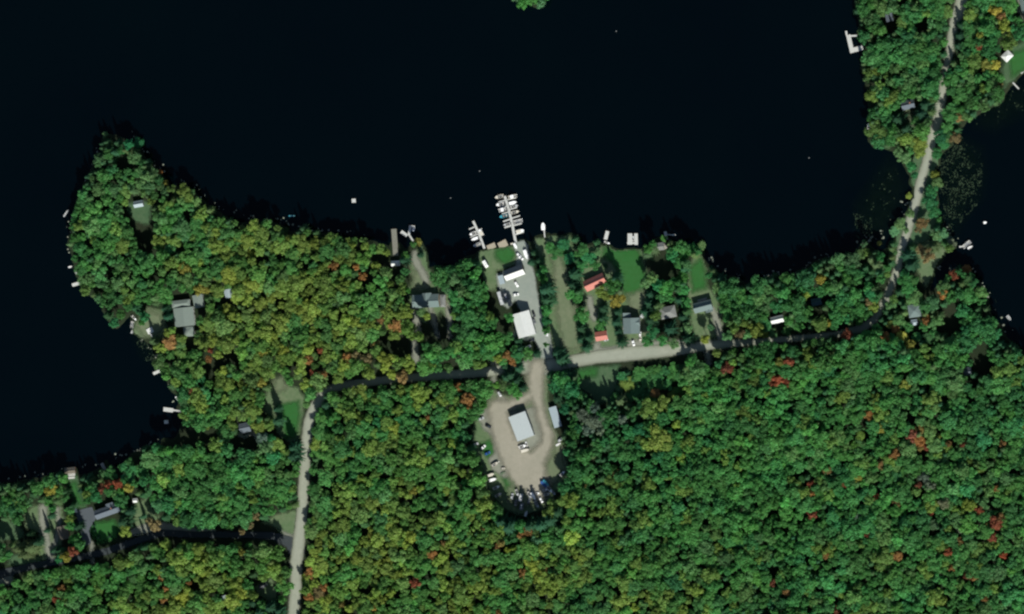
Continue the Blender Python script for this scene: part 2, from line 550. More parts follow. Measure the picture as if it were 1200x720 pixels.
xs = np.concatenate((-far[::-1], np.arange(-410, 411, 1.6), far))
ys = np.concatenate((-far[::-1], np.arange(-260, 261, 1.6), far))
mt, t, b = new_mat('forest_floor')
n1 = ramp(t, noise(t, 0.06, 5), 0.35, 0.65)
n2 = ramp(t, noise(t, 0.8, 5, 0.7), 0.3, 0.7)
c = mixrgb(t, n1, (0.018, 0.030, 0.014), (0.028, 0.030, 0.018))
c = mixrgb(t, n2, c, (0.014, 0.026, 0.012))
t.links.new(c, b.inputs['Base Color'])
b.inputs['Roughness'].default_value = 0.95
b.inputs['Specular IOR Level'].default_value = 0.1
tag(grid_mesh('ground', xs, ys, land_z, mt), kind='structure')

mt, t, b = new_mat('lake_water')
n1 = ramp(t, noise(t, 0.008, 3), 0.3, 0.7)
c = mixrgb(t, n1, (0.0001, 0.0017, 0.0030), (0.0002, 0.0022, 0.0034))
t.links.new(c, b.inputs['Base Color'])
b.inputs['Roughness'].default_value = 0.12
b.inputs['IOR'].default_value = 1.33
b.inputs['Specular IOR Level'].default_value = 0.25
bp = t.nodes.new('ShaderNodeBump')
bp.inputs['Distance'].default_value = 0.04
bp.inputs['Strength'].default_value = 0.25
t.links.new(noise(t, 0.9, 4), bp.inputs['Height'])
t.links.new(bp.outputs[0], b.inputs['Normal'])
wb = MB()
wb.add([(-3200, -3200, 0), (3200, -3200, 0), (3200, 3200, 0), (-3200, 3200, 0)], [(0, 1, 2, 3)])
tag(wb.build('lake_water', mt), kind='structure')


LGX, LGY = np.arange(-440, 441, 2.0), np.arange(-300, 301, 2.0)
_gx, _gy = np.meshgrid(LGX, LGY)
LGZ = land_z(_gx.ravel(), _gy.ravel()).reshape(_gx.shape)


def lz1(x, y):
    i = int(min(max(round((x + 440) / 2), 0), len(LGX) - 1)); j = int(min(max(round((y + 300) / 2), 0), len(LGY) - 1))
    return float(LGZ[j, i])


def sheet(name, shapes, z, mat, step=1.1, pad=3.0, extra=None):
    """one ground-cover sheet from polygons and strokes (world units)"""
    allp = np.array([p[:2] for _, pts in shapes for p in pts])
    lo, hi = allp.min(0) - 14, allp.max(0) + 14
    lo, hi = np.maximum(lo, (-430, -330)), np.minimum(hi, (430, 330))
    gx, gy = np.arange(lo[0], hi[0], step), np.arange(lo[1], hi[1], step)
    X, Y = np.meshgrid(gx, gy)
    P = np.column_stack((X.ravel(), Y.ravel()))
    s = np.full(len(P), -1e9)
    for kind, pts in shapes:
        a = np.array([p[:2] for p in pts])
        ww = max([p[2] for p in pts]) if kind == 'str' else 0
        sel = ((P >= a.min(0) - pad - ww) & (P <= a.max(0) + pad + ww)).all(1)
        v = sd_stroke(P[sel], pts) if kind == 'str' else sd_poly(P[sel], pts)
        s[sel] = np.maximum(s[sel], v)
    nx = len(gx)
    r, c_ = np.meshgrid(np.arange(len(gy) - 1), np.arange(nx - 1), indexing='ij')
    a = (r * nx + c_).ravel()
    F = np.column_stack((a, a + 1, a + nx + 1, a + nx))
    lz = np.zeros(len(P)); q_ = s > -pad - 2; lz[q_] = land_z(P[q_, 0], P[q_, 1])
    keep = (s[F].max(1) > -pad) & (lz[F].min(1) > 0.35)
    F = F[keep]
    used, inv = np.unique(F, return_inverse=True)
    F = inv.reshape(F.shape)
    V = np.column_stack((P[used], lz[used] + z))
    return tag(np_mesh(name, V, F, mat, {'edge': s[used]}), kind='structure')


DRY = sheet_mat('dry_grass', [(0.11, 0.17, 0.085), (0.17, 0.20, 0.12), (0.085, 0.145, 0.065)], 1.6, 1.4)
MID = sheet_mat('rough_grass', [(0.06, 0.125, 0.06), (0.10, 0.145, 0.08), (0.05, 0.105, 0.05)], 1.6, 1.4)
GRN = sheet_mat('mown_grass', [(0.022, 0.125, 0.026), (0.040, 0.135, 0.042), (0.03, 0.11, 0.026)], 1.4, 2.2)
WORN = sheet_mat('worn_gravel', [(0.13, 0.17, 0.095), (0.20, 0.215, 0.14), (0.12, 0.16, 0.09)], 2.4, 2.6)
LOT = sheet_mat('lot_dirt', [(0.31, 0.295, 0.235), (0.36, 0.335, 0.27), (0.28, 0.27, 0.21)], 2.0, 3.2, rut=0.3)
DIRT = sheet_mat('dirt', [(0.30, 0.325, 0.26), (0.355, 0.37, 0.30), (0.28, 0.30, 0.24)], 0.6, 0.8, rut=0.45)
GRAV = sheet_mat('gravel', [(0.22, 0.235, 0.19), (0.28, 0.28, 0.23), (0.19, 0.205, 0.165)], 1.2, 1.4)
CONC = sheet_mat('yard_paving', [(0.26, 0.30, 0.26), (0.32, 0.34, 0.295), (0.23, 0.27, 0.235)], 0.8, 0.9)
TAR = sheet_mat('asphalt', [(0.085, 0.10, 0.115), (0.10, 0.115, 0.13), (0.08, 0.095, 0.105)], 0.15, 0.3)

sheet('rough_grass', [('poly', W(p)) for k, p in LAWNS.values() if k == 'mid'], 0.04, MID)
sheet('dry_grass', [('poly', W(p)) for k, p in LAWNS.values() if k == 'dry'], 0.08, DRY)
sheet('lawn', [('poly', W(p)) for p in BRIGHT.values()], 0.12, GRN)
sheet('worn_track', [(k, W(p)) for n_, (k, p) in PALE.items() if n_.startswith('worn') or n_ in ('lotw', 'cove', 'track')], 0.14, WORN)
sheet('gravel', [(k, W(p)) for n_, (k, p) in PALE.items() if not (n_.startswith('worn') or n_ in ('lotw', 'cove', 'track'))], 0.16, GRAV)  # also holds the sunlit flecks painted on the side road
sheet('paved_yard', [('poly', W(YARD))], 0.20, CONC)
SIDE = sheet_mat('worn_tar', [(0.045, 0.055, 0.06), (0.06, 0.07, 0.07), (0.04, 0.05, 0.055)], 0.6, 0.6)  # road colour darkened so the tree shade over it is painted in
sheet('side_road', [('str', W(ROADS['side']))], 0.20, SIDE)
sheet('dirt_road', [('str', W(p)) for n_, p in ROADS.items() if n_ in ('west', 'east')], 0.24, DIRT)
sheet('dirt_lot', [('str', W(p)) for n_, p in ROADS.items() if n_.startswith('lane')], 0.28, LOT)
sheet('asphalt_drive', [('poly', W(ASPH))], 0.20, TAR)

mt, t, b = new_mat('weedy_shallows')
c = mixrgb(t, ramp(t, noise(t, 0.15, 5, 0.7), .3, .7), (0.0012, 0.0055, 0.004), (0.006, 0.014, 0.007))
t.links.new(c, b.inputs['Base Color'])
b.inputs['Roughness'].default_value = 0.2
b.inputs['IOR'].default_value = 1.33
b.inputs['Specular IOR Level'].default_value = 0.25
at = t.nodes.new('ShaderNodeAttribute'); at.attribute_name = 'edge'
t.links.new(mixrgb(t, ramp(t, at.outputs['Fac'], -3.0, 9.0), (0, 0, 0), (.3, .3, .3)), b.inputs['Alpha'])
WEEDS = [[(1090,165),(1125,158),(1152,172),(1156,205),(1152,232),(1128,264),(1118,284),(1100,270),(1096,205)], [(1000,240),(1018,212),(1042,180),(1060,195),(1068,225),(1048,268),(1030,290),(1004,286)], [(1150,120),(1200,90),(1215,130),(1165,155),(1140,150)], [(150,384),(186,408),(184,430),(166,420)]]
P0 = np.array(W([p for q in WEEDS for p in q], 0.02))
gx, gy = np.arange(P0[:, 0].min() - 8, P0[:, 0].max() + 8, 2.0), np.arange(P0[:, 1].min() - 8, P0[:, 1].max() + 8, 2.0)
X, Y = np.meshgrid(gx, gy); PP = np.column_stack((X.ravel(), Y.ravel()))
s_ = np.max([sd_poly(PP, W(q, 0.02)) for q in WEEDS], 0)
r_, c_ = np.meshgrid(np.arange(len(gy) - 1), np.arange(len(gx) - 1), indexing='ij'); a_ = (r_ * len(gx) + c_).ravel()
F_ = np.column_stack((a_, a_ + 1, a_ + len(gx) + 1, a_ + len(gx))); F_ = F_[s_[F_].max(1) > -4]
u_, i_ = np.unique(F_, return_inverse=True)
tag(np_mesh('shallow_water', np.column_stack((PP[u_], np.full(len(u_), .015))), i_.reshape(F_.shape), mt, {'edge': s_[u_]}), kind='structure')

# ------------------------------------------------------------------ buildings
GLASS = M('window_glass', (0.03, 0.04, 0.05), 0.15, 0.1, 1, spec=0.5)
WTRIM = M('white_trim', (0.7, 0.7, 0.68), 0.6, 0.1, 1)
BRICK = M('chimney_brick', (0.28, 0.13, 0.09), 0.9, 0.3, 3)
DOORM = M('door_paint', (0.12, 0.10, 0.09), 0.6, 0.15, 2)
STEEL = M('brushed_steel', (0.5, 0.5, 0.5), 0.35, 0.1, 4, 0.8)
FOOT = []      # building footprints: px,py,radius to keep trees off


def house(label, cat, name, c4, eave=3.0, rise=1.8, roofm=None, wallm=None, axis='x', kind='gable',
          chim=0, wins=True, over=0.45, skylights=0, bigdoor=False, wing=None, porch=None, group=None):
    """c4 = roof corners NW, NE, SE, SW in photo pixels, at eave height"""
    P = [Vector(U(p[0], p[1], eave + G)) for p in c4]
    cen = (P[0] + P[1] + P[2] + P[3]) / 4
    ex = ((P[1] - P[0]) + (P[2] - P[3])) / 2
    ey = ((P[0] - P[3]) + (P[1] - P[2])) / 2
    L, Wd = ex.length, ey.length
    ang = math.atan2(ex.y, ex.x)
    if axis == 'y':
        L, Wd = Wd, L
        ang = math.atan2(ey.y, ey.x)
    FOOT.append((sum(p[0] for p in c4) / 4, sum(p[1] for p in c4) / 4, max(L, Wd) / MPP * 0.5))
    L -= 2 * over; Wd -= 2 * over
    rt = root(name, cen.x, cen.y, G, ang, label, cat, group)
    wm = MB()
    hw, hl = Wd / 2, L / 2
    if kind == 'gable':
        prof = [(-hw, 0.0), (hw, 0.0), (hw, eave), (0, eave + rise), (-hw, eave)]
        n = 5
        vs = [(-hl, y, z) for y, z in prof] + [(hl, y, z) for y, z in prof]
        fs = [tuple(range(n - 1, -1, -1)), tuple(range(n, 2 * n))] + [(i, (i + 1) % n, (i + 1) % n + n, i + n) for i in range(n)]
        wm.add(vs, fs)
    else:
        wm.box(0, 0, eave / 2, L, Wd, eave)
    walls = wm.build('wall', wallm, rt)
    rb = MB()
    th = 0.16
    ol, ow = hl + over, hw + over
    sl_ = rise / hw
    if kind == 'gable':
        ez = eave - sl_ * over
        for sgn in (-1, 1):
            vs = []
            for x in (-ol, ol):
                vs += [(x, 0, eave + rise + 0.03), (x, 0, eave + rise + 0.03 + th), (x, sgn * ow, ez + 0.03 + th), (x, sgn * ow, ez + 0.03)]
            fs = [(0, 1, 2, 3), (7, 6, 5, 4), (1, 5, 6, 2), (0, 3, 7, 4), (3, 2, 6, 7), (0, 4, 5, 1)]
            if sgn < 0:
                fs = [tuple(reversed(f)) for f in fs]
            rb.add(vs, fs)
        roof = rb.build('roof', roofm, rt)
        MB().box(0, 0, eave + rise + th + 0.05, 2 * ol + 0.04, 0.35, 0.08).build('ridge_cap', roofm, roof)
        topz = lambda y: eave + rise - abs(y) * sl_ + th
    elif kind == 'hip':
        rl = max(0.3, ol - ow)
        e = eave + 0.02
        vs = [(-ol, -ow, e), (ol, -ow, e), (ol, ow, e), (-ol, ow, e), (-ol, -ow, e + .2), (ol, -ow, e + .2), (ol, ow, e + .2), (-ol, ow, e + .2),
              (-rl, 0, e + .2 + rise), (rl, 0, e + .2 + rise)]
        rb.add(vs, [(3, 2, 1, 0), (0, 1, 5, 4), (1, 2, 6, 5), (2, 3, 7, 6), (3, 0, 4, 7), (4, 5, 9, 8), (5, 6, 9), (6, 7, 8, 9), (7, 4, 8)])
        roof = rb.build('roof', roofm, rt)
        topz = lambda y: eave + .2 + rise * (1 - abs(y) / ow)
    else:   # single pitch
        vs = []
        for x in (-ol, ol):
            vs += [(x, -ow, eave + .02), (x, -ow, eave + .02 + th), (x, ow, eave + rise + th), (x, ow, eave + rise)]
        rb.add(vs, [(0, 1, 2, 3), (7, 6, 5, 4), (1, 5, 6, 2), (0, 3, 7, 4), (3, 2, 6, 7), (0, 4, 5, 1)])
        # side cheeks between wall top and the sloping roof
        wf = MB()
        vs = []
        for x in (-hl, hl):
            vs += [(x, -hw, eave), (x, hw, eave), (x, hw, eave + rise * .93)]
        wf.add(vs, [(0, 1, 2), (5, 4, 3), (1, 4, 5, 2), (0, 2, 5, 3)])
        wf.build('gable_panel', wallm, rt)
        roof = rb.build('roof', roofm, rt)
        topz = lambda y: eave + rise * (y + ow) / (2 * ow) + th
    for k in range(chim):
        x, y = (hl * 0.45 if k == 0 else -hl * 0.4), (hw * 0.3 if k == 0 else -hw * 0.35)
        cb = MB().box(x, y, topz(y) + 0.3, 0.8, 0.8, 1.6)
        cb.box(x, y, topz(y) + 1.15, 0.95, 0.95, 0.14)
        cb.build('chimney', BRICK, roof)
    for k in range(skylights):
        x = -hl * 0.5 + k * hl
        y = hw * 0.5
        MB().box(x, y, topz(y) + 0.08, 1.0, 0.8, 0.3).build('skylight', GLASS, roof)
    # doors and windows
    dz = min(2.1, eave - 0.3)
    if bigdoor:
        dw = min(Wd * 0.45, 4.2)
        dd = MB().box(hl + 0.04, 0, eave * 0.42, 0.1, dw, eave * 0.84).build('door', WTRIM, rt)
        MB().box(hl + 0.12, 0, 0.9, 0.06, 0.5, 0.08).build('handle', STEEL, dd)
    else:
        dd = MB().box(hl * 0.2, -hw - 0.04, dz / 2, 1.0, 0.09, dz).build('door', DOORM, rt)
        MB().box(hl * 0.2 + 0.35, -hw - 0.12, 1.0, 0.1, 0.08, 0.1).build('handle', STEEL, dd)
    if wins:
        spots = []
        nl = max(1, min(3, int(L / 4)))
        for k in range(nl):
            x = -hl + L * (k + 0.5) / nl
            spots.append((x, hw, 0))
            if abs(x - hl * 0.2) > 1.3:
                spots.append((x, -hw, 0))
        spots += [(-hl, 0, 1)] + ([(hl, 0, 1)] if not bigdoor else [])
        for x, y, o in spots:
            wz = min(1.55, eave * 0.55)
            sg = 1 if (y > 0 or x > 0) else -1
            if o == 0:
                sg = 1 if y > 0 else -1
                fr = MB().box(x, y + sg * 0.04, wz, 1.3, 0.08, 1.1).build('window', WTRIM, rt)
                MB().box(x, y + sg * 0.09, wz, 1.1, 0.04, 0.9).build('pane', GLASS, fr)
            else:
                sg = 1 if x > 0 else -1
                fr = MB().box(x + sg * 0.04, y, wz, 0.08, 1.3, 1.1).build('window', WTRIM, rt)
                MB().box(x + sg * 0.09, y, wz, 0.04, 1.1, 0.9).build('pane', GLASS, fr)
    if wing:       # (side, length, width, eave, rise, x offset): a gabled wing at right angles
        sgn, wl, ww, we, wr, xo = wing
        y0, y1 = 0.0, sgn * (hw + wl)
        hww = ww / 2
        prof = [(-hww, 0.0), (hww, 0.0), (hww, we), (0, we + wr), (-hww, we)]
        vs = [(xo + p, y0, z) for p, z in prof] + [(xo + p, y1, z) for p, z in prof]
        n = 5
        fs = [tuple(range(n)), tuple(range(2 * n - 1, n - 1, -1))] + [((i + 1) % n, i, i + n, (i + 1) % n + n) for i in range(n)]
        if sgn < 0:
            fs = [tuple(reversed(f)) for f in fs]
        MB().add(vs, fs).build('wing_wall', wallm, rt)
        rb = MB()
        y1 = sgn * (hw + wl + over)
        for q in (-1, 1):
            vs = []
            for y in (y0, y1):
                vs += [(xo, y, we + wr + .04), (xo, y, we + wr + .04 + th), (xo + q * (hww + over), y, we - over * wr / hww + .04 + th), (xo + q * (hww + over), y, we - over * wr / hww + .04)]
            rb.add(vs, [(0, 1, 2, 3), (7, 6, 5, 4), (1, 5, 6, 2), (0, 3, 7, 4), (3, 2, 6, 7), (0, 4, 5, 1)])
        rb.build('wing_roof', roofm, rt)
    if porch:      # (side, depth, length, material): a deck with a rail
        sgn, pd, pl, pm = porch
        yy = sgn * (hw + pd / 2 + 0.02)
        dk = MB().box(0, yy, 0.35, pl, pd, 0.14)
        dk.build('deck', pm, rt)
        rl = MB()
        for k in range(6):
            rl.box(-pl / 2 + 0.06 + k * (pl - .12) / 5, sgn * (hw + pd - 0.05), 0.85, 0.09, 0.09, 0.86)
        rl.box(0, sgn * (hw + pd - 0.05), 1.32, pl, 0.1, 0.07)
        rl.build('railing', WTRIM, rt)
    return rt


WHITE_R = M('white_metal_roof', (0.62, 0.64, 0.62), 0.5, 0.10, 0.25, bands=('X', 1.2, 0.06))
PALE_R = M('galvanised_roof', (0.40, 0.45, 0.45), 0.6, 0.08, 0.3, bands=('X', 1.2, 0.06))
PALE2_R = M('light_blue_grey_roof', (0.30, 0.37, 0.40), 0.6, 0.12, 0.4, bands=('X', 1.2, 0.06))
RED_R = M('red_metal_roof', (0.43, 0.14, 0.105), 0.55, 0.12, 0.4, bands=('X', 1.2, 0.08))
SLATE_R = M('slate_blue_roof', (0.10, 0.125, 0.15), 0.85, 0.25, 0.8, bands=('Y', 2.0, 0.12))
GREY_R = M('grey_shingle_roof', (0.135, 0.185, 0.18), 0.9, 0.25, 0.7, bands=('Y', 2.0, 0.12))
STONE_R = M('stone_grey_roof', (0.19, 0.20, 0.19), 0.9, 0.22, 0.5, bands=('Y', 2.0, 0.1))
DGREY_R = M('charcoal_roof', (0.07, 0.075, 0.08), 0.9, 0.25, 0.7, bands=('Y', 2.0, 0.12))
BROWN_R = M('brown_shingle_roof', (0.13, 0.115, 0.09), 0.9, 0.25, 0.7, bands=('Y', 2.0, 0.12))
WESTR = M('west_house_roof', (0.165, 0.205, 0.18), 0.8, 0.12, 0.3, bands=('X', 1.2, 0.06))
TEAL_R = M('teal_roof', (0.04, 0.10, 0.13), 0.7, 0.15, 0.7, bands=('X', 1.2, 0.08))
W_WH = M('white_siding', (0.62, 0.63, 0.60), 0.7, 0.12, 1.2, bands=('Z', 2.5, 0.1))
W_TN = M('tan_siding', (0.33, 0.28, 0.20), 0.8, 0.15, 1.2, bands=('Z', 2.5, 0.1))
W_BR = M('cedar_siding', (0.17, 0.10, 0.06), 0.85, 0.25, 1.2, bands=('Z', 2.5, 0.15))
W_GY = M('grey_siding', (0.22, 0.24, 0.25), 0.8, 0.12, 1.2, bands=('Z', 2.5, 0.1))
WOOD = M('weathered_planks', (0.34, 0.32, 0.28), 0.85, 0.25, 0.7, bands=('Y', 2.0, 0.2))
WOODP = M('pale_planks', (0.52, 0.53, 0.50), 0.8, 0.18, 0.7, bands=('Y', 2.0, 0.15))
WOODT = M('tan_planks', (0.36, 0.32, 0.24), 0.85, 0.18, 0.7, bands=('Y', 2.0, 0.15))

house('big white metal boat barn with a low gable roof beside the paved yard', 'barn', 'boat_barn', [(600,368.5),(620,364),(628,392),(608,396.5)],
      4.8, 2.3, WHITE_R, W_WH, 'y', bigdoor=True, over=.3)
STORE = house('marina store with shade-grey north slope and bright white south slope', 'store', 'marina_store', [(588.5,318.5),(611,309.5),(616,321.5),(594,329)],
      3.6, 2.4, WHITE_R, W_TN, 'x', over=.5)
# its north slope is coloured grey to paint in the shade there
for ch in STORE.children:
    if ch.name.startswith('roof'):
        ch.data.materials.append(STONE_R)
        for p in ch.data.polygons:
            if p.center.y > 0.1:
                p.material_index = 1
        ch.children[0].data.materials[0] = STONE_R
house('long grey-white storage barn in the middle of the dirt lot', 'barn', 'storage_barn', [(596,489.5),(615,481.5),(626,510),(606.5,518)],
      4.4, 0.7, PALE_R, W_WH, 'y', bigdoor=True, over=.3)
house('narrow pale lean-to shed on the east edge of the dirt lot', 'shed', 'storage_shed', [(643.5,479),(651,475),(658.5,499),(650,502.5)],
      2.6, 0.5, PALE2_R, W_GY, 'y', kind='pent', wins=False, over=.2)
house('red-roofed house by the bright green lakeside lawn', 'house', 'lake_house', [(684,329.5),(706,320),(711,331.5),(687,343)],
      4.0, 2.3, RED_R, W_BR, 'x', chim=0, over=.5)
house('small red-roofed garage at the roadside south of the lawns', 'garage', 'garage', [(697,389.5),(711,387.5),(712.5,398),(698.5,400.5)],
      2.8, 1.3, RED_R, W_WH, 'x', wins=False, over=.4)
house('blue-grey roofed house at the head of the wide gravel drive', 'house', 'lake_house', [(730,373),(749,372.5),(750,391),(730.5,391.5)],
      4.6, 2.0, GREY_R, W_GY, 'y', chim=0, wing=(-1, 0.2, 6.0, 4.2, 1.4, 2.2), over=.4, porch=(1, 1.4, 6, WOOD))
house('small grey lean-to annex on the north side of the blue-grey house', 'house annex', 'house_annex', [(730,367),(739,367),(739,372.5),(730,372.5)],
      3.6, 0.6, GREY_R, W_GY, 'x', kind='pent', wins=False, over=.2)
house('stone-grey hipped cottage between the dark garden trees', 'cottage', 'cottage', [(773,361),(791,357.5),(793,371),(775,375)],
      3.0, 1.8, STONE_R, W_TN, 'x', kind='hip', over=.5)
house('slate-roofed house with the long grey drive beside it', 'house', 'lake_house', [(811.5,356),(832.5,351),(836,362),(814.5,368)],
      3.8, 2.2, GREY_R, W_WH, 'x', wing=(-1, 1.6, 4.5, 2.8, 1.2, 3.4), over=.4, porch=(1, 2, 7, WOOD))
house('charcoal-roofed house with a pointed north gable below the cove', 'house', 'lake_house', [(483,346),(514,344.5),(515,360),(483.5,361.5)],
      4.0, 2.0, GREY_R, W_TN, 'x', wing=(1, 1.0, 6.5, 4.0, 3.0, 0.8), over=.4)
house('low grey hipped annex at the east end of the gabled house', 'house annex', 'house_annex', [(515.5,345.5),(522,345.5),(522.5,360),(516,360)],
      2.9, 0.9, STONE_R, W_TN, 'y', kind='hip', wins=False, over=.3)
house('large pale grey roof of the west shore house', 'house', 'lake_house', [(203,362),(226,359),(228.5,381),(205.5,384)],
      3.6, 1.3, WESTR, W_WH, 'y', wing=None, over=.4)
house('south wing roof narrowing below the large west shore house', 'house annex', 'house_annex', [(213.5,384.2),(228,382),(226.5,394),(217,395)],
      3.2, 0.9, WESTR, W_WH, 'y', kind='hip', over=.3, wins=False)
house('grey north wing half under the trees of the west shore house', 'house annex', 'house_annex', [(201,353),(222,351),(223,358.5),(202,361.5)],
      3.2, 0.8, WESTR, W_WH, 'x', kind='hip', over=.3, wins=False)
house('square pale garage northeast of the west shore house', 'garage', 'garage', [(225,347),(237,344.5),(239.5,359.5),(228,362)],
      2.8, 1.0, WESTR, W_WH, 'y', over=.3, wins=False)
house('small whitish cabin alone among the olive trees', 'cabin', 'cabin', [(262,340),(271.5,338),(274,348),(264.5,350.5)],
      2.6, 1.0, PALE2_R, W_WH, 'y', over=.3, wins=False)
house('small white boathouse at the foot of the boardwalk', 'boathouse', 'boathouse', [(458,306),(468.5,305.5),(469,311.5),(459,312.5)],
      2.5, 1.2, WHITE_R, W_WH, 'x', over=.3, wins=False)
house('long slate-blue roofed house beside the asphalt drive', 'house', 'lake_house', [(110,599.5),(138,588.5),(141.5,600),(113.5,609)],
      3.8, 1.9, SLATE_R, W_GY, 'x', chim=1, wing=(1, 1.6, 5, 3.4, 1.3, 3), over=.4)
house('dark slate-roofed cottage inside the curved drive', 'cottage', 'cottage', [(279.5,497),(292,494.5),(294.5,505.5),(282,508.5)],
      3.0, 1.5, SLATE_R, W_GY, 'x', over=.4, wins=False)
house('brown-roofed boathouse at the lake edge above the narrow lawn', 'boathouse', 'boathouse', [(75.5,548.5),(88,547.5),(88.5,554.5),(76.5,556)],
      2.4, 1.0, BROWN_R, W_BR, 'x', over=.3, wins=False, porch=(-1, 2.2, 5.5, WOODP))
house('small white garden shed on the dry garden grass', 'shed', 'garden_shed', [(155.5,584.5),(160.5,584),(161,589),(156,589.5)],
      2.1, 0.7, WHITE_R, W_WH, 'x', over=.15, wins=False)
house('brown-grey roofed cabin beside the twin sandy tracks', 'cabin', 'cabin', [(66.5,618.5),(78,615),(82,630),(70,634)],
      3.0, 1.6, BROWN_R, W_BR, 'y', over=.4, wins=False)
house('blue-grey roofed house west of the northern road', 'house', 'lake_house', [(1055,119.5),(1070,116),(1073,126),(1058,130)],
      3.4, 1.6, SLATE_R, W_WH, 'x', over=.4, chim=1)
house('bright white cottage on the northeast lawn', 'cottage', 'cottage', [(1173,66),(1181,58.5),(1188,65),(1179.5,74)],
      3.0, 1.2, WHITE_R, W_WH, 'x', kind='hip', over=.3)
house('bright white roofed cottage north of the shaded road', 'cottage', 'cottage', [(902,372.5),(917,369),(919,377),(905,380.5)],
      3.0, 1.4, WHITE_R, W_WH, 'x', over=.3, wins=False)
house('teal-roofed cottage under dark trees', 'cottage', 'cottage', [(950,350.5),(962,348.5),(964,357),(952,359.5)],
      3.0, 1.4, TEAL_R, W_BR, 'x', over=.3, wins=False)
house('grey house standing in the woods east of the road bend', 'house', 'lake_house', [(1063,358),(1078,356),(1080,371),(1066,373)],
      3.8, 1.6, GREY_R, W_GY, 'x', kind='hip', over=.4)
house('small grey shed just south of the house in the east woods', 'shed', 'garden_shed', [(1067,375),(1075,374),(1075,381),(1068,382)],
      2.4, 0.8, PALE2_R, W_GY, 'x', over=.2, wins=False)
house('grey lakeside cabin with a terrace east of the lawn', 'cabin', 'cabin', [(768.5,285),(777.5,284),(778.5,293),(769.5,294)],
      2.6, 0.9, STONE_R, W_GY, 'x', over=.3, wins=False)
house('small blue-grey cabin in the clearing on the west point', 'cabin', 'cabin', [(156,236.5),(167,234.5),(168.5,242),(157.5,244)],
      2.8, 1.2, PALE2_R, W_GY, 'x', over=.3, wins=False)
house('grey roofed house cut by the top right corner', 'house', 'lake_house', [(1193,-8),(1206,-12),(1211,12),(1198,17)],
      3.6, 1.6, GREY_R, W_WH, 'y', over=.4, wins=False)
house('small dark cottage beside a pale clearing near the bottom edge', 'cottage', 'cottage', [(303,686),(311,681.5),(313,687),(305,692)],
      2.8, 1.2, DGREY_R, W_WH, 'x', over=.3, wins=False)
house('pale blue cabin roof glimpsed near the bottom edge', 'cabin', 'cabin', [(259,699),(265,697),(267,705),(261,707)],
      2.6, 0.9, PALE2_R, W_GY, 'y', over=.2, wins=False)
house('blue-grey roof glimpsed in dark shade near the east shore', 'cabin', 'cabin', [(1129,431),(1138,430),(1139,440),(1130,441)],
      2.8, 1.2, SLATE_R, W_GY, 'x', over=.3, wins=False)
house('blue roof glimpsed through the northern shore trees', 'cabin', 'cabin', [(1037,17),(1045,14),(1047,24),(1039,27)],
      2.8, 1.2, SLATE_R, W_GY, 'y', over=.3, wins=False)
house('flat grey-roofed lean-to west of the marina store', 'shed', 'storage_shed', [(583.5,324),(589,322),(592,332),(586,334)],
      2.2, 0.4, PALE2_R, W_GY, 'y', kind='pent', over=.15, wins=False)
house('small grey shed between the yard and the shaded trailers', 'shed', 'garden_shed', [(594,351.5),(598,350.5),(600,358),(596,359.5)],
      2.2, 0.5, STONE_R, W_GY, 'y', kind='pent', over=.15, wins=False)

# ------------------------------------------------------------------ vehicles
TYRE = M('tyre_rubber', (0.02, 0.02, 0.02), 0.9, 0.1, 2)
RIM = M('wheel_rim', (0.45, 0.45, 0.45), 0.4, 0.1, 2, 0.7)
LAMP = M('headlight_lens', (0.7, 0.7, 0.7), 0.2, 0.05, 2)
REDL = M('tail_light', (0.35, 0.02, 0.02), 0.3, 0.05, 2)
PAINTS = {'white': (0.88, 0.89, 0.88), 'silver': (0.42, 0.44, 0.45), 'black': (0.015, 0.016, 0.018), 'blue': (0.02, 0.08, 0.26),
          'teal': (0.05, 0.30, 0.38), 'grey': (0.14, 0.15, 0.16), 'red': (0.35, 0.04, 0.03), 'green': (0.04, 0.12, 0.06), 'cream': (0.6, 0.57, 0.48)}


def paint(n):
    return M(n + '_car_paint', PAINTS[n], 0.28, 0.06, 1, spec=0.5)


def wheels(rt, xs, hw, r=0.34):
    for x in xs:
        for s in (-1, 1):
            wh = MB().tube((x, s * (hw - 0.22), r), (x, s * hw, r), r, n=14).build('wheel', TYRE, rt)
            MB().tube((x, s * (hw - 0.02), r), (x, s * (hw + 0.015), r), r * 0.6, n=10).build('rim', RIM, wh)


def loft(stations, mat, name, rt):
    """stations: list of (x, halfwidth, z0, z1, topscale)"""
    mb = MB()
    rings = []
    for x, hw, z0, z1, ts in stations:
        zm = z0 + (z1 - z0) * 0.6
        rings.append([(x, -hw * .96, z0), (x, -hw, zm), (x, -hw * ts, z1), (x, hw * ts, z1), (x, hw, zm), (x, hw * .96, z0)])
    n = 6
    vs = [v for r_ in rings for v in r_]
    fs = [tuple(range(n)), tuple((len(rings) - 1) * n + i for i in reversed(range(n)))]
    for k in range(len(rings) - 1):
        for i in range(n):
            j = (i + 1) % n
            fs.append((k * n + j, k * n + i, (k + 1) * n + i, (k + 1) * n + j))
    mb.add(vs, fs)
    return mb.build(name, mat, rt)


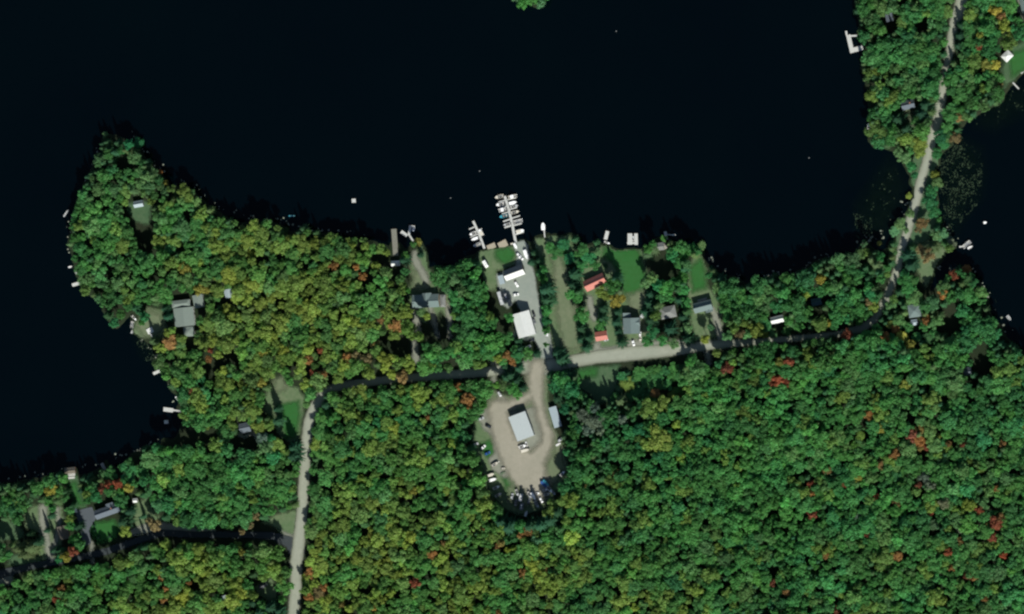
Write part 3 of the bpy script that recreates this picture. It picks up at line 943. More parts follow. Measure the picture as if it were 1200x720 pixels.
def car(px, py, ang, col, label, kind='car', name='parked_car', group=None, sc=1.0):
    x, y = U(px, py, G + 1.2)
    rt = root(name, x, y, G + 0.2, R(ang), label, kind, group)
    rt.scale = (sc, sc, sc)
    pm = paint(col)
    if kind == 'pickup':
        loft([(-2.7, .9, .4, .95, .95), (-0.5, .97, .35, 1.0, .95), (1.5, .97, .35, 1.02, .92), (2.6, .85, .4, .85, .88)], pm, 'body', rt)
        loft([(-0.6, .88, 1.0, 1.03, .95), (-0.35, .86, 1.0, 1.75, .82), (0.7, .86, 1.0, 1.75, .82), (1.35, .88, 1.0, 1.03, .9)], pm, 'cab', rt)
        bd = MB().box(-1.65, 0, .985, 1.9, 1.5, .05)
        bd.build('cargo_bed', M('bed_liner', (0.05, 0.05, 0.05), .9, .1), rt)
        gx = [(1.38, 1.05), (0.72, 1.72)]
        hb = (-0.62, 1.05, -0.37, 1.72)
        wheels(rt, (-1.7, 1.7), .97, .4)
    else:
        loft([(-2.2, .78, .4, .8, .9), (-1.9, .88, .3, .92, .92), (0.9, .9, .3, .93, .9), (1.9, .86, .3, .82, .86), (2.25, .7, .4, .65, .85)], pm, 'body', rt)
        loft([(-1.95, .8, .88, .93, .95), (-1.35, .76, .88, 1.42, .86), (0.1, .78, .88, 1.46, .86), (1.0, .8, .88, .92, .92)], pm, 'roof', rt)
        gx = [(1.02, .95), (0.14, 1.44)]
        hb = (-1.97, .95, -1.4, 1.40)
        wheels(rt, (-1.4, 1.4), .9)
    (x0, z0), (x1, z1) = gx
    o = 0.03
    MB().add([(x0 + o, -.74, z0), (x0 + o, .74, z0), (x1 + o, .64, z1), (x1 + o, -.64, z1), (x0 - .02, -.74, z0 - .02), (x0 - .02, .74, z0 - .02), (x1 - .02, .64, z1 - .02), (x1 - .02, -.64, z1 - .02)],
             [(0, 1, 2, 3), (7, 6, 5, 4), (0, 4, 5, 1), (1, 5, 6, 2), (2, 6, 7, 3), (3, 7, 4, 0)]).build('windscreen', GLASS, rt)
    a0, b0, a1, b1 = hb
    MB().add([(a0 - o, .72, b0), (a0 - o, -.72, b0), (a1 - o, -.62, b1), (a1 - o, .62, b1), (a0 + .02, .72, b0 - .02), (a0 + .02, -.72, b0 - .02), (a1 + .02, -.62, b1 - .02), (a1 + .02, .62, b1 - .02)],
             [(0, 1, 2, 3), (7, 6, 5, 4), (0, 4, 5, 1), (1, 5, 6, 2), (2, 6, 7, 3), (3, 7, 4, 0)]).build('rear_window', GLASS, rt)
    fx = 2.6 if kind == 'pickup' else 2.2
    for s in (-1, 1):
        MB().box(fx - .02, s * .6, .66, .12, .3, .14).build('headlight', LAMP, rt)
        MB().box(-fx - (.1 if kind == 'pickup' else -.02), s * .66, .75, .1, .2, .14).build('tail_light', REDL, rt)
    return rt


def camper(px, py, ang, col, label, L=6.5, Wd=2.4, name='camper_trailer', cat='camper', group=None):
    x, y = U(px, py, G + 2.6)
    rt = root(name, x, y, G + 0.2, R(ang), label, cat, group)
    h = L / 2
    prof = [(-h, .5), (h, .5), (h + .15, 1.4), (h - .25, 2.5), (-h + .15, 2.6), (-h, 2.3)]
    MB().extr(prof, -Wd / 2, Wd / 2).build('body', paint(col), rt)
    MB().box(-h * .3, 0, 2.68, .8, .6, .2).build('roof_vent', WTRIM, rt)
    MB().box(h * .4, 0, 2.72, 1.1, .8, .3).build('air_conditioner', WTRIM, rt)
    for s in (-1, 1):
        MB().box(h * .35, s * (Wd / 2 + .02), 1.7, 1.2, .06, .6).build('window', GLASS, rt)
    MB().box(-h * .4, -Wd / 2 - .02, 1.35, .7, .06, 1.6).build('door', WTRIM, rt)
    MB().tube((h, 0, .55), (h + 1.2, 0, .5), .06).build('drawbar', STEEL, rt)
    wheels(rt, (-.4, .45), Wd / 2 - .05, .33)
    return rt


# ------------------------------------------------------------------ boats
def hull_mesh(L, B, H, mat, rt, name='hull', blunt=0.0, open_=True):
    n = 11
    st = []
    for i in range(n):
        u = i / (n - 1)
        wd = (B / 2) * (0.88 + 0.12 * min(1, u * 3)) * (1 - max(0, (u - .5) / .5) ** 2.2 * (1 - blunt))
        st.append((-L / 2 + L * u, max(wd, 0.04), H * (1 + .18 * u * u)))
    mb = MB()
    rows = []
    for x, wd, g in st:
        ins = max(wd - .12, 0.02)
        rows.append([(x, 0, -.25 + .3 * max(0, (x / L + .5) - .75) * 4 * .4), (x, -wd * .75, -.05), (x, -wd, g), (x, -ins, g + .02), (x, -ins, .22), (x, ins, .22), (x, ins, g + .02), (x, wd, g), (x, wd * .75, -.05)])
    k = 9
    vs = [v for r_ in rows for v in r_]
    fs = [tuple(range(k)), tuple((n - 1) * k + i for i in reversed(range(k)))]
    for a in range(n - 1):
        for i in range(k):
            j = (i + 1) % k
            fs.append((a * k + j, a * k + i, (a + 1) * k + i, (a + 1) * k + j))
    mb.add(vs, fs)
    return mb.build(name, mat, rt)


MOTOR = M('outboard_cowl', (0.03, 0.03, 0.035), .4, .1)
SEAT = M('boat_seat_vinyl', (0.45, 0.43, 0.38), .7, .1)
SEATB = M('dark_cockpit', (0.09, 0.10, 0.11), .8, .15)
ALU = M('aluminium', (0.5, 0.52, 0.53), .35, .1, 1, .6)


def runabout(px, py, ang, col, label, L=6.2, B=2.4, cover=None, z=0.0, group=None, base=0.25, trailer=False):
    zz = z + (0.55 if trailer else 0.0)
    x, y = U(px, py, zz + .8)
    rt = root('motorboat', x, y, zz + base if not trailer else G + .2 + .7, R(ang), label, 'motorboat', group)
    pm = M(col + '_gelcoat', PAINTS[col], .35, .08, 1)
    hull_mesh(L, B, .75, pm, rt)
    # foredeck
    MB().prism([(L * .12, -B * .41), (L * .30, -B * .36), (L * .42, -B * .2), (L * .46, 0), (L * .42, B * .2), (L * .30, B * .36), (L * .12, B * .41)], .80, .88).build('foredeck', pm, rt)
    if cover:
        MB().prism([(-L * .46, -B * .42), (L * .12, -B * .45), (L * .12, B * .45), (-L * .46, B * .42)], .80, 1.0).add([], []).build('boat_cover', M(cover + '_canvas', PAINTS[cover], .8, .1), rt)
    else:
        MB().box(-L * .16, 0, .24, L * .58, B * .78, .06).build('cockpit_floor', SEATB, rt)
        for s in (-1, 1):
            sb = MB().box(-L * .02, s * B * .2, .5, .55, .55, .45)
            sb.box(-L * .02 - .25, s * B * .2, .85, .12, .55, .4)
            sb.build('seat', SEAT, rt)
        MB().box(-L * .36, 0, .48, .7, B * .7, .42).build('stern_bench', SEAT, rt)
        MB().add([(L * .14, -B * .4, .88), (L * .14, B * .4, .88), (L * .09, B * .34, 1.3), (L * .09, -B * .34, 1.3), (L * .12, -B * .4, .86), (L * .12, B * .4, .86), (L * .07, B * .34, 1.29), (L * .07, -B * .34, 1.29)],
                 [(0, 1, 2, 3), (7, 6, 5, 4), (0, 4, 5, 1), (1, 5, 6, 2), (2, 6, 7, 3), (3, 7, 4, 0)]).build('windscreen', GLASS, rt)
    MB().box(-L / 2 - .25, 0, .85, .5, .42, .6, 0, .8).box(-L / 2 - .2, 0, .2, .2, .14, .8).build('outboard_motor', MOTOR, rt)
    if trailer:
        tb = MB()
        for s in (-1, 1):
            tb.box(0, s * .7, -.36, L * .9, .1, .12)
        tb.box(-L * .2, 0, -.42, .12, 1.7, .1)
        tb.tube((L * .4, 0, -.38), (L * .62, 0, -.38), .06)
        tb.build('trailer_frame', STEEL, rt)
        for s in (-1, 1):
            MB().tube((-L * .2, s * .85, -.5), (-L * .2, s * 1.08, -.5), .32, n=12).build('wheel', TYRE, rt)
    return rt


def pontoon(px, py, ang, col, label, L=7.0, B=2.5, canopy=None, z=0.0, group=None):
    x, y = U(px, py, z + .9)
    rt = root('pontoon_boat', x, y, z + .1, R(ang), label, 'pontoon boat', group)
    for s in (-1, 1):
        MB().tube((-L / 2, s * B * .36, .1), (L / 2 - .6, s * B * .36, .1), .32, n=12).tube((L / 2 - .6, s * B * .36, .1), (L / 2, s * B * .36, .25), .32, .05, n=12).build('pontoon', ALU, rt)
    MB().box(0, 0, .5, L * .96, B, .12).build('deck', M('deck_carpet', (0.30, 0.31, 0.31), .9, .15), rt)
    rl = MB()
    for s in (-1, 1):
        rl.box(0, s * (B / 2 - .06), .92, L * .9, .05, .7)
    rl.box(L * .45, 0, .92, .05, B - .1, .7)
    rl.box(-L * .45, 0, .92, .05, B - .1, .7)
    rl.build('railing', M(col + '_gelcoat', PAINTS[col], .35, .08, 1), rt)
    for x0 in (-L * .36, L * .33):
        for s in (-1, 1):
            MB().box(x0, s * B * .28, .78, L * .17, .6, .42).build('bench', SEAT, rt)
    MB().box(-.3, B * .2, 1.0, .6, .7, .9, 0, .8).build('console', paint('grey'), rt)
    if canopy:
        cn = MB()
        prof = [(-L * .2, 2.3), (L * .16, 2.3), (L * .1, 2.42), (-L * .14, 2.42)]
        cn.extr(prof, -B * .47, B * .47)
        cp = cn.build('canopy', M(canopy + '_canvas', PAINTS[canopy], .8, .1), rt)
        fr = MB()
        for sx in (-L * .18, L * .14):
            for s in (-1, 1):
                fr.tube((0, s * B * .45, .9), (sx, s * B * .45, 2.3), .025, n=5)
        fr.build('canopy_frame', ALU, cp)
    MB().box(-L / 2 - .2, 0, .75, .5, .42, .6, 0, .8).build('outboard_motor', MOTOR, rt)
    return rt


def rowboat(px, py, ang, col, label, L=4.2, B=1.3, name='rowing_boat', cat='rowing boat', z=0.0, group=None):
    x, y = U(px, py, z + .4)
    rt = root(name, x, y, z + .15, R(ang), label, cat, group)
    hull_mesh(L, B, .4, M(col + '_gelcoat', PAINTS[col], .4, .1, 1), rt)
    for k in (-.25, .05, .28):
        MB().box(L * k, 0, .38, .28, B * .8 * (1 - abs(k) * .5), .05).build('thwart', WOODT, rt)
    return rt


# ------------------------------------------------------------------ docks
def seg_rect(p0, p1, wpx, z):
    a, b_ = Vector(U(*p0, z)), Vector(U(*p1, z))
    d = b_ - a
    return a, b_, d.length, math.atan2(d.y, d.x), wpx * MPP


def dock(label, pieces, mat, name='dock', cat='dock', fingers=(), z=0.75, group=None, post=True):
    """pieces: ((x0,y0),(x1,y1),width_px) main decks; fingers likewise"""
    a, b_, L, an, wd = seg_rect(pieces[0][0], pieces[0][1], pieces[0][2], z)
    rt = root(name, a.x, a.y, 0.0, an, label, cat, group)
    inv = Matrix.Rotation(-an, 2)
    def put(pc, nm, dz):
        p, q, l, g_, w_ = seg_rect(pc[0], pc[1], pc[2], z)
        lp = inv @ (p - a); lq = inv @ (q - a)
        mid = (lp + lq) / 2
        MB().box(mid.x, mid.y, z - .1 + dz, l, w_, .2, g_ - an).build(nm, mat, rt)
        d = (lq - lp).normalized() if l > 0 else Vector((1, 0))
        nn = Vector((-d.y, d.x))
        if post:
            pb = MB()
            for k in range(max(2, int(l / 6) + 1)):
                for s in (-1, 1):
                    c_ = lp + (lq - lp) * (k / max(1, max(2, int(l / 6) + 1) - 1)) * .98 + nn * s * (w_ / 2 + .1)
                    pb.tube((c_.x, c_.y, -1.2), (c_.x, c_.y, z + .35), .11, n=6)
            pb.build('post', BARK, rt)
    for k, pc in enumerate(pieces):
        put(pc, 'deck', 0.004 * k)
    for k, pc in enumerate(fingers):
        put(pc, 'finger_deck', -0.03 - 0.003 * k)
    return rt


# long marina pier and its berths
dock('long marina pier lined with motorboats on both sides', [((604.5,285),(600,262),3.0),((600,262),(596,245),3.0),((596,245),(591.5,230),3.0)], WOODP, 'pier', 'pier',
     [((593,234.5),(584,237),1.2),((594.5,241.5),(585,244),1.2),((596,248.5),(588,251),1.2),((598,257),(589.5,260),1.6),((599.5,264.5),(591,267),1.8),
      ((594,234.5),(605,232),1.1),((596,246),(606,243.5),1.1),((598,256.5),(609.5,253),1.5),((600,265),(611.5,262),1.4),((603,275.5),(614,272),1.3)])
SG = 'boats moored on the long marina pier'
ma_ = 14
runabout(585, 230.7, 180 + ma_, 'cream', 'open cream motorboat at the outer west end of the long pier', 6.6, 2.6, group=SG)
runabout(586, 239.5, 180 + ma_, 'white', 'second white motorboat from the lake on the west side of the long pier', 6.0, 2.6, group=SG)
pontoon(588.8, 246, 180 + ma_, 'white', 'white-canopied pontoon boat on the west side of the long pier', 5.8, 2.6, 'white', group=SG)
runabout(590, 253.5, 180 + ma_, 'teal', 'teal motorboat on the west side of the long pier', 6.2, 2.4, group=SG)
runabout(594.2, 263, 180 + ma_, 'silver', 'silver motorboat nearest the shore on the west side of the long pier', 5.6, 2.0, group=SG)
pontoon(600.5, 231.8 - 1.2, ma_, 'cream', 'pontoon boat with bright white canopy at the outer east end of the long pier', 6.8, 2.4, 'white', group=SG)
runabout(601, 237.8, ma_, 'white', 'motorboat with a white cover second from the lake on the east side', 5.8, 2.4, cover='white', group=SG)
runabout(602.5, 242, ma_, 'silver', 'silver motorboat with dark cockpit in the middle of the east side', 6.2, 2.3, group=SG)
runabout(603.5, 248.8, ma_, 'cream', 'cream motorboat with pointed bow below the middle of the east side', 6.4, 2.3, group=SG)
pontoon(607, 259.5, ma_, 'white', 'long open pontoon boat on the east side of the long pier', 6.8, 2.6, group=SG)
runabout(609.5, 271, ma_, 'white', 'pale motorboat by the boat ramp, nearest the shore on the east side', 6.2, 2.6, cover='cream', group=SG)
# short pier
dock('short marina pier west of the long one', [((567.8,291.5),(561,273.5),2.8),((561,273.5),(554.4,259.2),2.8)], WOODP, 'pier', 'pier',
     [((556.5,266),(549.5,269),1.4),((560.5,274.5),(551,278.5),1.0),((565,285),(556,289),1.0),((561,270),(565,268),1.0)])
SG2 = 'boats moored on the short marina pier'
an2 = 157
runabout(554.3, 274, 180 + 20, 'white', 'white motorboat on the west side of the short pier, nearer the lake', 5.4, 2.4, group=SG2)
runabout(556.2, 280, 180 + 20, 'white', 'white covered motorboat in the middle of the short pier west side', 5.4, 2.0, cover='white', group=SG2)
runabout(559, 287, 180 + 20, 'silver', 'silver motorboat on the west side of the short pier by the shore', 6.0, 2.4, group=SG2)
runabout(563.6, 272.3, 120, 'white', 'lone white motorboat on the east side of the short pier', 5.2, 2.4, cover='cream', group=SG2)
dock('tan square deck between the two marina piers', [((584.5,289),(594,284),8.0)], WOODT, 'floating_deck', 'deck')
dock('tan wedge deck at the foot of the short pier', [((571,291),(580.5,287),6.0)], WOODT, 'floating_deck', 'deck')
runabout(604, 288.5, -60, 'white', 'white boat ashore on the sand beside the long pier foot', 4.6, 1.9, z=G, cover='white')
rowboat(601.5, 285.5, 20, 'cream', 'cream rowing boat on the sand by the long pier foot', 4, 1.4, z=G + .1)
car(607.8, 299, -40, 'white', 'white car parked at the marina lawn, nearer the lake')
car(610, 302.2, -35, 'white', 'white car parked at the marina lawn corner above the store')
runabout(616.5, 298.5, -70, 'white', 'big white boat on its trailer on the yard above the store', 7.2, 2.7, cover='white', z=G, trailer=True)
camper(568.5, 309.5, -58, 'white', 'white camper standing on the grass west of the marina lawn', 5.2, 2.4)
camper(586.3, 349.5, -72, 'silver', 'long silver trailer in the shade west of the boat barn', 9.5, 2.5)
camper(592.5, 347, -72, 'grey', 'dark grey trailer in the shade beside the long silver one', 4.0, 2.1)
car(605, 333, -60, 'white', 'white car parked below the white slope of the store')
car(604.5, 345.5, 10, 'white', 'white car alone in the middle of the paved yard')
car(623, 398.2, 20, 'black', 'black car right behind the south end of the boat barn')
car(618.7, 407, 25, 'white', 'white car with dark windows south of the boat barn')
car(628.5, 416, 30, 'black', 'black car at the roadside bushes south of the boat barn')
runabout(641.2, 392.5, 70, 'white', 'white dinghy by the field edge east of the boat barn', 2.6, 1.5, z=G, cover='white')
car(625.8, 376.5, -70, 'grey', 'grey car close to the east wall of the boat barn, south one')
car(625.3, 368.5, -70, 'black', 'dark car close to the east wall of the boat barn, north one')
# dirt lot
LG = 'vehicles and boats stored round the dirt lot'
runabout(612.2, 523.5, 20, 'white', 'white boat on a trailer touching the south end of the storage barn', 5.6, 2.3, z=G, trailer=True, group=LG)
runabout(617, 520.6, 105, 'white', 'small white boat across the barn end beside another trailer', 3.8, 1.6, z=G, group=LG)
runabout(615.3, 528, 16, 'cream', 'long cream boat south of the storage barn, outermost of three', 6.2, 2.2, z=G, cover='cream', trailer=True, group=LG)
car(571, 531.5, 25, 'blue', 'blue car on the grass at the west side of the dirt lot', group=LG)
runabout(580, 544.2, 33, 'cream', 'cream boat on a trailer at the west side of the dirt lot', 5.4, 2.0, z=G, trailer=True, group=LG)
runabout(577.5, 562.3, 16, 'white', 'bright white covered boat, northernmost of the west row', 5.6, 2.1, z=G, cover='white', trailer=True, group=LG)
runabout(581.5, 571.5, 22, 'white', 'white boat in the middle of the west row at the lot edge', 5.4, 2.1, z=G, trailer=True, group=LG)
runabout(584, 580.2, 28, 'silver', 'silver boat, southernmost of the west row at the lot edge', 5.4, 2.1, z=G, trailer=True, group=LG)
runabout(590, 549, 10, 'cream', 'tiny cream dinghy alone on the lot grass', 2.4, 1.4, z=G, group=LG)
rowboat(589.5, 554.5, 30, 'green', 'green rowing boat on the lot grass below the dinghy', 3.8, 1.5, z=G + .1, group=LG)
runabout(637.5, 568, -42, 'blue', 'blue and navy boat at the southeast corner of the lot', 6.4, 2.2, z=G, cover='blue', trailer=True, group=LG)
runabout(640, 566, -45, 'teal', 'teal covered boat next to the navy one at the lot corner', 5.8, 1.8, z=G, cover='teal', trailer=True, group=LG)
runabout(643.8, 573.5, -45, 'white', 'white open boat east of the teal boat at the lot corner', 6.0, 2.4, z=G, trailer=True, group=LG)
runabout(640.8, 579.5, 15, 'cream', 'cream boat south of the teal boat at the lot corner', 4.6, 2.0, z=G, trailer=True, group=LG)
runabout(638.5, 574.5, 20, 'white', 'small white boat wedged behind the navy boat', 3.8, 1.7, z=G, group=LG)
runabout(625, 581.5, -60, 'white', 'bright white covered boat in the south row of the lot', 6.0, 2.1, z=G, cover='white', trailer=True, group=LG)
runabout(620.5, 580, -60, 'silver', 'grey open boat left of the bright covered one in the south row', 5.4, 2.0, z=G, trailer=True, group=LG)
runabout(629.5, 578.5, 15, 'white', 'short white boat right of the bright covered one in the south row', 3.8, 1.7, z=G, group=LG)
runabout(606, 577.5, -70, 'silver', 'silver boat at the west end of the south row', 5.2, 2.0, z=G, trailer=True, group=LG)
camper(610, 583.5, 75, 'silver', 'silver camper in the south row of the lot', 5.4, 2.3, group=LG)
runabout(604.5, 589, 80, 'grey', 'grey boat in the tree shade south of the south row', 5.0, 2.0, z=G, trailer=True, group=LG)
camper(611, 594, 80, 'grey', 'grey camper in the tree shade south of the south row', 5.0, 2.3, group=LG)
runabout(629, 591, -60, 'silver', 'silver boat in deep shade at the south edge of the lot', 5.6, 2.1, z=G, trailer=True, group=LG)
rowboat(616.5, 602, 70, 'white', 'white rowing boat in the dark woods edge below the lot', 4.2, 1.8, z=G + .1, group=LG)
runabout(659, 555.5, 50, 'white', 'white boat half in shade on the east edge of the lot', 5.0, 1.9, z=G, trailer=True, group=LG)
car(563.5, 490.8, 20, 'silver', 'silver car at the northwest edge of the dirt lot', group=LG)
car(572, 499.8, -20, 'black', 'black car beside the silver one at the northwest edge', group=LG)
car(557, 521, 20, 'silver', 'silver car half hidden by trees west of the dirt lot', group=LG)
car(585, 461.5, -60, 'silver', 'silver car in the gap of the woods north of the dirt lot', group=LG)
car(656.5, 515.5, 40, 'silver', 'pale car on the east grass of the dirt lot', group=LG)
runabout(575.5, 556.5, 20, 'cream', 'cream covered boat just above the west row of the dirt lot', 5.0, 2.0, z=G, cover='cream', trailer=True, group=LG)
car(600, 582, 80, 'silver', 'silver car left of the south row in tree shade', group=LG)
car(620, 587.5, 70, 'grey', 'grey car in shade between the silver boats of the south row', group=LG)
car(634, 586, -60, 'white', 'white car in shade behind the southeast corner boats', group=LG)
runabout(648, 577, -45, 'silver', 'silver boat at the tree edge of the southeast lot corner', 5.0, 1.9, z=G, trailer=True, group=LG)
car(566, 524.5, 40, 'white', 'white car partly under trees beside the blue car', group=LG)
rowboat(654.5, 521, 30, 'white', 'white rowing boat on the east grass of the dirt lot', 4.0, 1.4, z=G + .1, group=LG)
# gravel drive cars
car(742, 402, -75, 'white', 'white car on the wide gravel drive')
car(750, 391.8, 80, 'white', 'small white car beside the blue-grey house wall', sc=.8)
car(750.3, 397.5, 85, 'cream', 'cream car between the white cars on the gravel drive', sc=.9)
camper(753, 369.5, 60, 'silver', 'silver camper tight against the blue-grey house', 4.2, 2.2)
camper(88, 598.5, -75, 'white', 'small white trailer at the northwest corner of the asphalt drive', 3.0, 1.9)
camper(1000, 361, 20, 'white', 'small white camper between trees west of the road bend', 3.2, 2.2)
car(710, 398.8, 15, 'silver', 'silver car beside the small red-roofed garage', sc=.8)

# scattered docks and boats
dock('wooden boardwalk slab reaching into the lake beside the cove', [((463.8,300),(461.5,268.5),6.5)], M('old_grey_planks', (0.19, 0.19, 0.155), 0.9, 0.3, 0.7, bands=('Y', 2.0, 0.2)), 'boardwalk', 'boardwalk', z=0.9)
dock('angled pale dock with a hooked end off the cove', [((485,284),(479.5,275.5),2.0),((479,276.5),(481,264.5),3.0),((480.5,265.3),(486,265.8),2.2),((477,276.5),(470,271.5),4.0)], WOODP)
rowboat(484.8, 268.3, 70, 'white', 'white rowing boat tied inside the hooked dock', 3.6, 1.8)
dock('small square swimming raft alone on open water', [((412.2,235.6),(416.8,235.2),4.6)], WOODP, 'swimming_raft', 'raft', z=.5, post=False)
dock('white dock on the west shore above the small raft', [((214,482.6),(203,481),2.2),((203,481.2),(191.5,479.8),5.0)], WOODP)
dock('small square raft south of the west shore dock', [((192.3,494.8),(197.2,494.6),4.2)], WOODP, 'swimming_raft', 'raft', z=.5, post=False)
rowboat(207.5, 467.5, -50, 'white', 'white rowing boat at the shore above the west dock', 3.6, 1.4)
dock('short slanted dock on the west shore below the orange tree', [((188,434.5),(179.5,438.3),3.6)], WOODP)
dock('white landing platform below the west shore house', [((172.5,389.5),(179,386),6.5)], M('white_deck', (0.62, 0.63, 0.60), .7, .12, .7), 'landing_platform', 'platform', z=1.4)
dock('long thin gangway slanting from the white platform to the orange tree', [((176,391.5),(188,406.5),1.6)], WOODP, 'gangway', 'gangway', z=1.2)
runabout(157.3, 372.8, -45, 'white', 'white boat pulled up on the west shore above the cove', 5.0, 1.6)
pontoon(155, 380.5, 80, 'silver', 'silver pontoon boat moored at the western cove', 5.4, 2.3)
rowboat(155.5, 388, 60, 'silver', 'silver rowing boat below the pontoon boat in the western cove', 4.2, 1.6)
rowboat(82.5, 313, 15, 'white', 'white rowing boat at the northern of the three west point landings', 3.2, 1.3)
dock('narrow dock at the middle west point landing', [((90,321.5),(88,317.5),2.2)], WOODP)
dock('white dock at the southern west point landing', [((93,332),(84.5,334.5),4.0)], WOODP)
rowboat(77.5, 250, 55, 'silver', 'grey canoe floating off the northwest shore of the point', 6.4, 1.3, 'canoe', 'canoe')
rowboat(342.3, 253.3, 2, 'teal', 'dull teal canoe drifting near the northern shore trees', 5.0, 1.1, 'canoe', 'canoe')
dock('short dock under the white boat at the field shore', [((638.5,279),(637.5,269),1.4)], WOODP)
runabout(636.5, 265.5, 92, 'white', 'white motorboat at the short dock off the mown field', 5.6, 2.9, cover='white')
dock('tapered pale dock at the west corner of the lakeside lawn', [((709.5,281),(712,271),4.2)], WOODP)
runabout(711.5, 284.5, -20, 'white', 'white boat lying across the lawn shore beside the tapered dock', 4.6, 1.4, z=.2)
dock('broad double dock with a slot at the lakeside lawn', [((738.2,287),(738.2,273.8),5.6),((745.5,287.2),(745.2,273.8),4.2)], WOODP, fingers=[((735,285),(744,285),2.5)])
runabout(742, 280, 88, 'white', 'slim white boat in the slot of the double dock', 4.0, 1.2)
dock('thin dock with a white end east of the lakeside cabin', [((781,281),(779.5,271.5),3.4),((781,275),(791,275.8),1.0)], WOODP)
rowboat(790, 275.5, 5, 'white', 'white rowing boat at the tip of the thin dock', 2.6, 1.2)
dock('U-shaped pale dock on the north shore of the wooded neck', [((998.8,62),(994,41),5.0),((996,60),(1011,56),5.5),((994,42.5),(1004.5,42),2.0),((992.3,42),(991.5,36.5),2.2)], WOODP)
runabout(1018, 150.5, 95, 'white', 'white motorboat moored on the north shore of the wooded neck', 7.0, 1.8)
pontoon(1133, 286.5, 40, 'white', 'white pontoon boat moored off the eastern bay', 7.0, 2.6)
dock('thin dock leading to the pontoon boat of the eastern bay', [((1124,289.5),(1131,289),1.8)], WOODP)
rowboat(1137, 290, 30, 'white', 'white rowing boat beside the eastern bay pontoon boat', 4.0, 1.5)
runabout(1154.5, 261, 10, 'white', 'tiny white motorboat alone on the eastern bay', 2.4, 1.6, cover='white')
rowboat(1182.5, 373, -50, 'silver', 'silver rowing boat off the far east shore', 4.2, 2.2)
dock('thin slanted dock below the northeast lawn', [((1186,96),(1194,104.5),1.6)], WOODP)
dock('short dock at the right edge below the northeast lawn', [((1196,86),(1201,82),2.6)], WOODP)
dock('grey waterside terrace beside the lakeside cabin', [((776,284),(780,292),5)], WOOD, 'terrace', 'terrace', z=1.1)
dock('pale waterside landing below the red trees of the southwest shore', [((119,543),(123,551),4)], WOOD, 'landing_platform', 'platform', z=.9)
dock('white beach platform on the southwest shore lawn', [((80,560.5),(87.5,559.8),2.4)], WOODP, 'landing_platform', 'platform', z=1.2)

for px, py, lab in ((528, 232, 'small pale mooring buoy outside the short marina pier'), (562, 200.5, 'small mooring buoy north of the marina piers'),
                    (722, 36.5, 'dull small buoy near the top of the lake'), (948, 185, 'small buoy in the middle of the eastern lake'),):
    x, y = U(px, py, .3)
    rt = root('mooring_buoy', x, y, 0, 0, lab, 'buoy')
    prof = [(0.0, .75), (.35, .6), (.5, .3), (.4, 0), (.1, -.3)]
    mb = MB()
    vs = [(r * math.cos(a * math.pi / 6), r * math.sin(a * math.pi / 6), z) for r, z in prof for a in range(12)]
    fs = [(k * 12 + i, k * 12 + (i + 1) % 12, (k + 1) * 12 + (i + 1) % 12, (k + 1) * 12 + i) for k in range(4) for i in range(12)]
    mb.add(vs, fs).build('float', M('buoy_plastic', (0.16, 0.17, 0.17), .5, .1), rt, True)
    MB().tube((0, 0, .7), (0, 0, 1.1), .05, n=6).build('ring', STEEL, rt)

# ------------------------------------------------------------------ trees
def ico(sub=1):
    t_ = (1 + 5 ** .5) / 2
    v = [(-1, t_, 0), (1, t_, 0), (-1, -t_, 0), (1, -t_, 0), (0, -1, t_), (0, 1, t_), (0, -1, -t_), (0, 1, -t_), (t_, 0, -1), (t_, 0, 1), (-t_, 0, -1), (-t_, 0, 1)]
    v = [np.array(p) / np.linalg.norm(p) for p in v]
    f = [(0, 11, 5), (0, 5, 1), (0, 1, 7), (0, 7, 10), (0, 10, 11), (1, 5, 9), (5, 11, 4), (11, 10, 2), (10, 7, 6), (7, 1, 8), (3, 9, 4), (3, 4, 2), (3, 2, 6), (3, 6, 8), (3, 8, 9), (4, 9, 5), (2, 4, 11), (6, 2, 10), (8, 6, 7), (9, 8, 1)]
    for _ in range(sub):
        c, nf = {}, []
        def mid(a, b_):
            k = (min(a, b_), max(a, b_))
            if k not in c:
                p = v[a] + v[b_]
                v.append(p / np.linalg.norm(p)); c[k] = len(v) - 1
            return c[k]
        for a, b_, d in f:
            x, y, z = mid(a, b_), mid(b_, d), mid(d, a)
            nf += [(a, x, z), (b_, y, x), (d, z, y), (x, y, z)]
        f = nf
    return np.array(v), f


IV, IF = ico(1)


class Foliage:
    def __init__(s, seed):
        s.g = np.random.default_rng(seed)
        s.v, s.f, s.a = [], [], []

    def blob(s, c, r, k=0.62):
        o = len(s.v)
        j = 1 + s.g.normal(0, .12, len(IV))
        lv = s.g.random()
        for p, q in zip(IV, j):
            s.v.append(np.array(c) + p * np.array(r) * k * q); s.a.append(lv * .6)
        s.f += [tuple(i + o for i in t_) for t_ in IF]

    def leaf(s, p, n, size):
        n = n / (np.linalg.norm(n) + 1e-9)
        a = np.cross(n, s.g.normal(size=3)); a /= np.linalg.norm(a) + 1e-9
        b_ = np.cross(n, a)
        o = len(s.v)
        l, w_ = size * s.g.uniform(.8, 1.25), size * s.g.uniform(.5, .9)
        lv = s.g.random()
        for x, y in ((-1, 0), (-.1, -1), (1, 0), (-.1, 1)):
            s.v.append(p + a * x * l + b_ * y * w_ - n * .12 * size * (abs(x) + abs(y))); s.a.append(lv)
        s.f.append((o, o + 1, o + 2, o + 3))

    def mesh(s, name, r0, h0):
        V = np.array(s.v) / np.array((r0, r0, h0))
        me = bpy.data.meshes.new(name)
        me.from_pydata(V.tolist(), [], s.f)
        at = me.attributes.new('leafvar', 'FLOAT', 'POINT')
        at.data.foreach_set('value', np.array(s.a, np.float32))
        me.update()
        return me


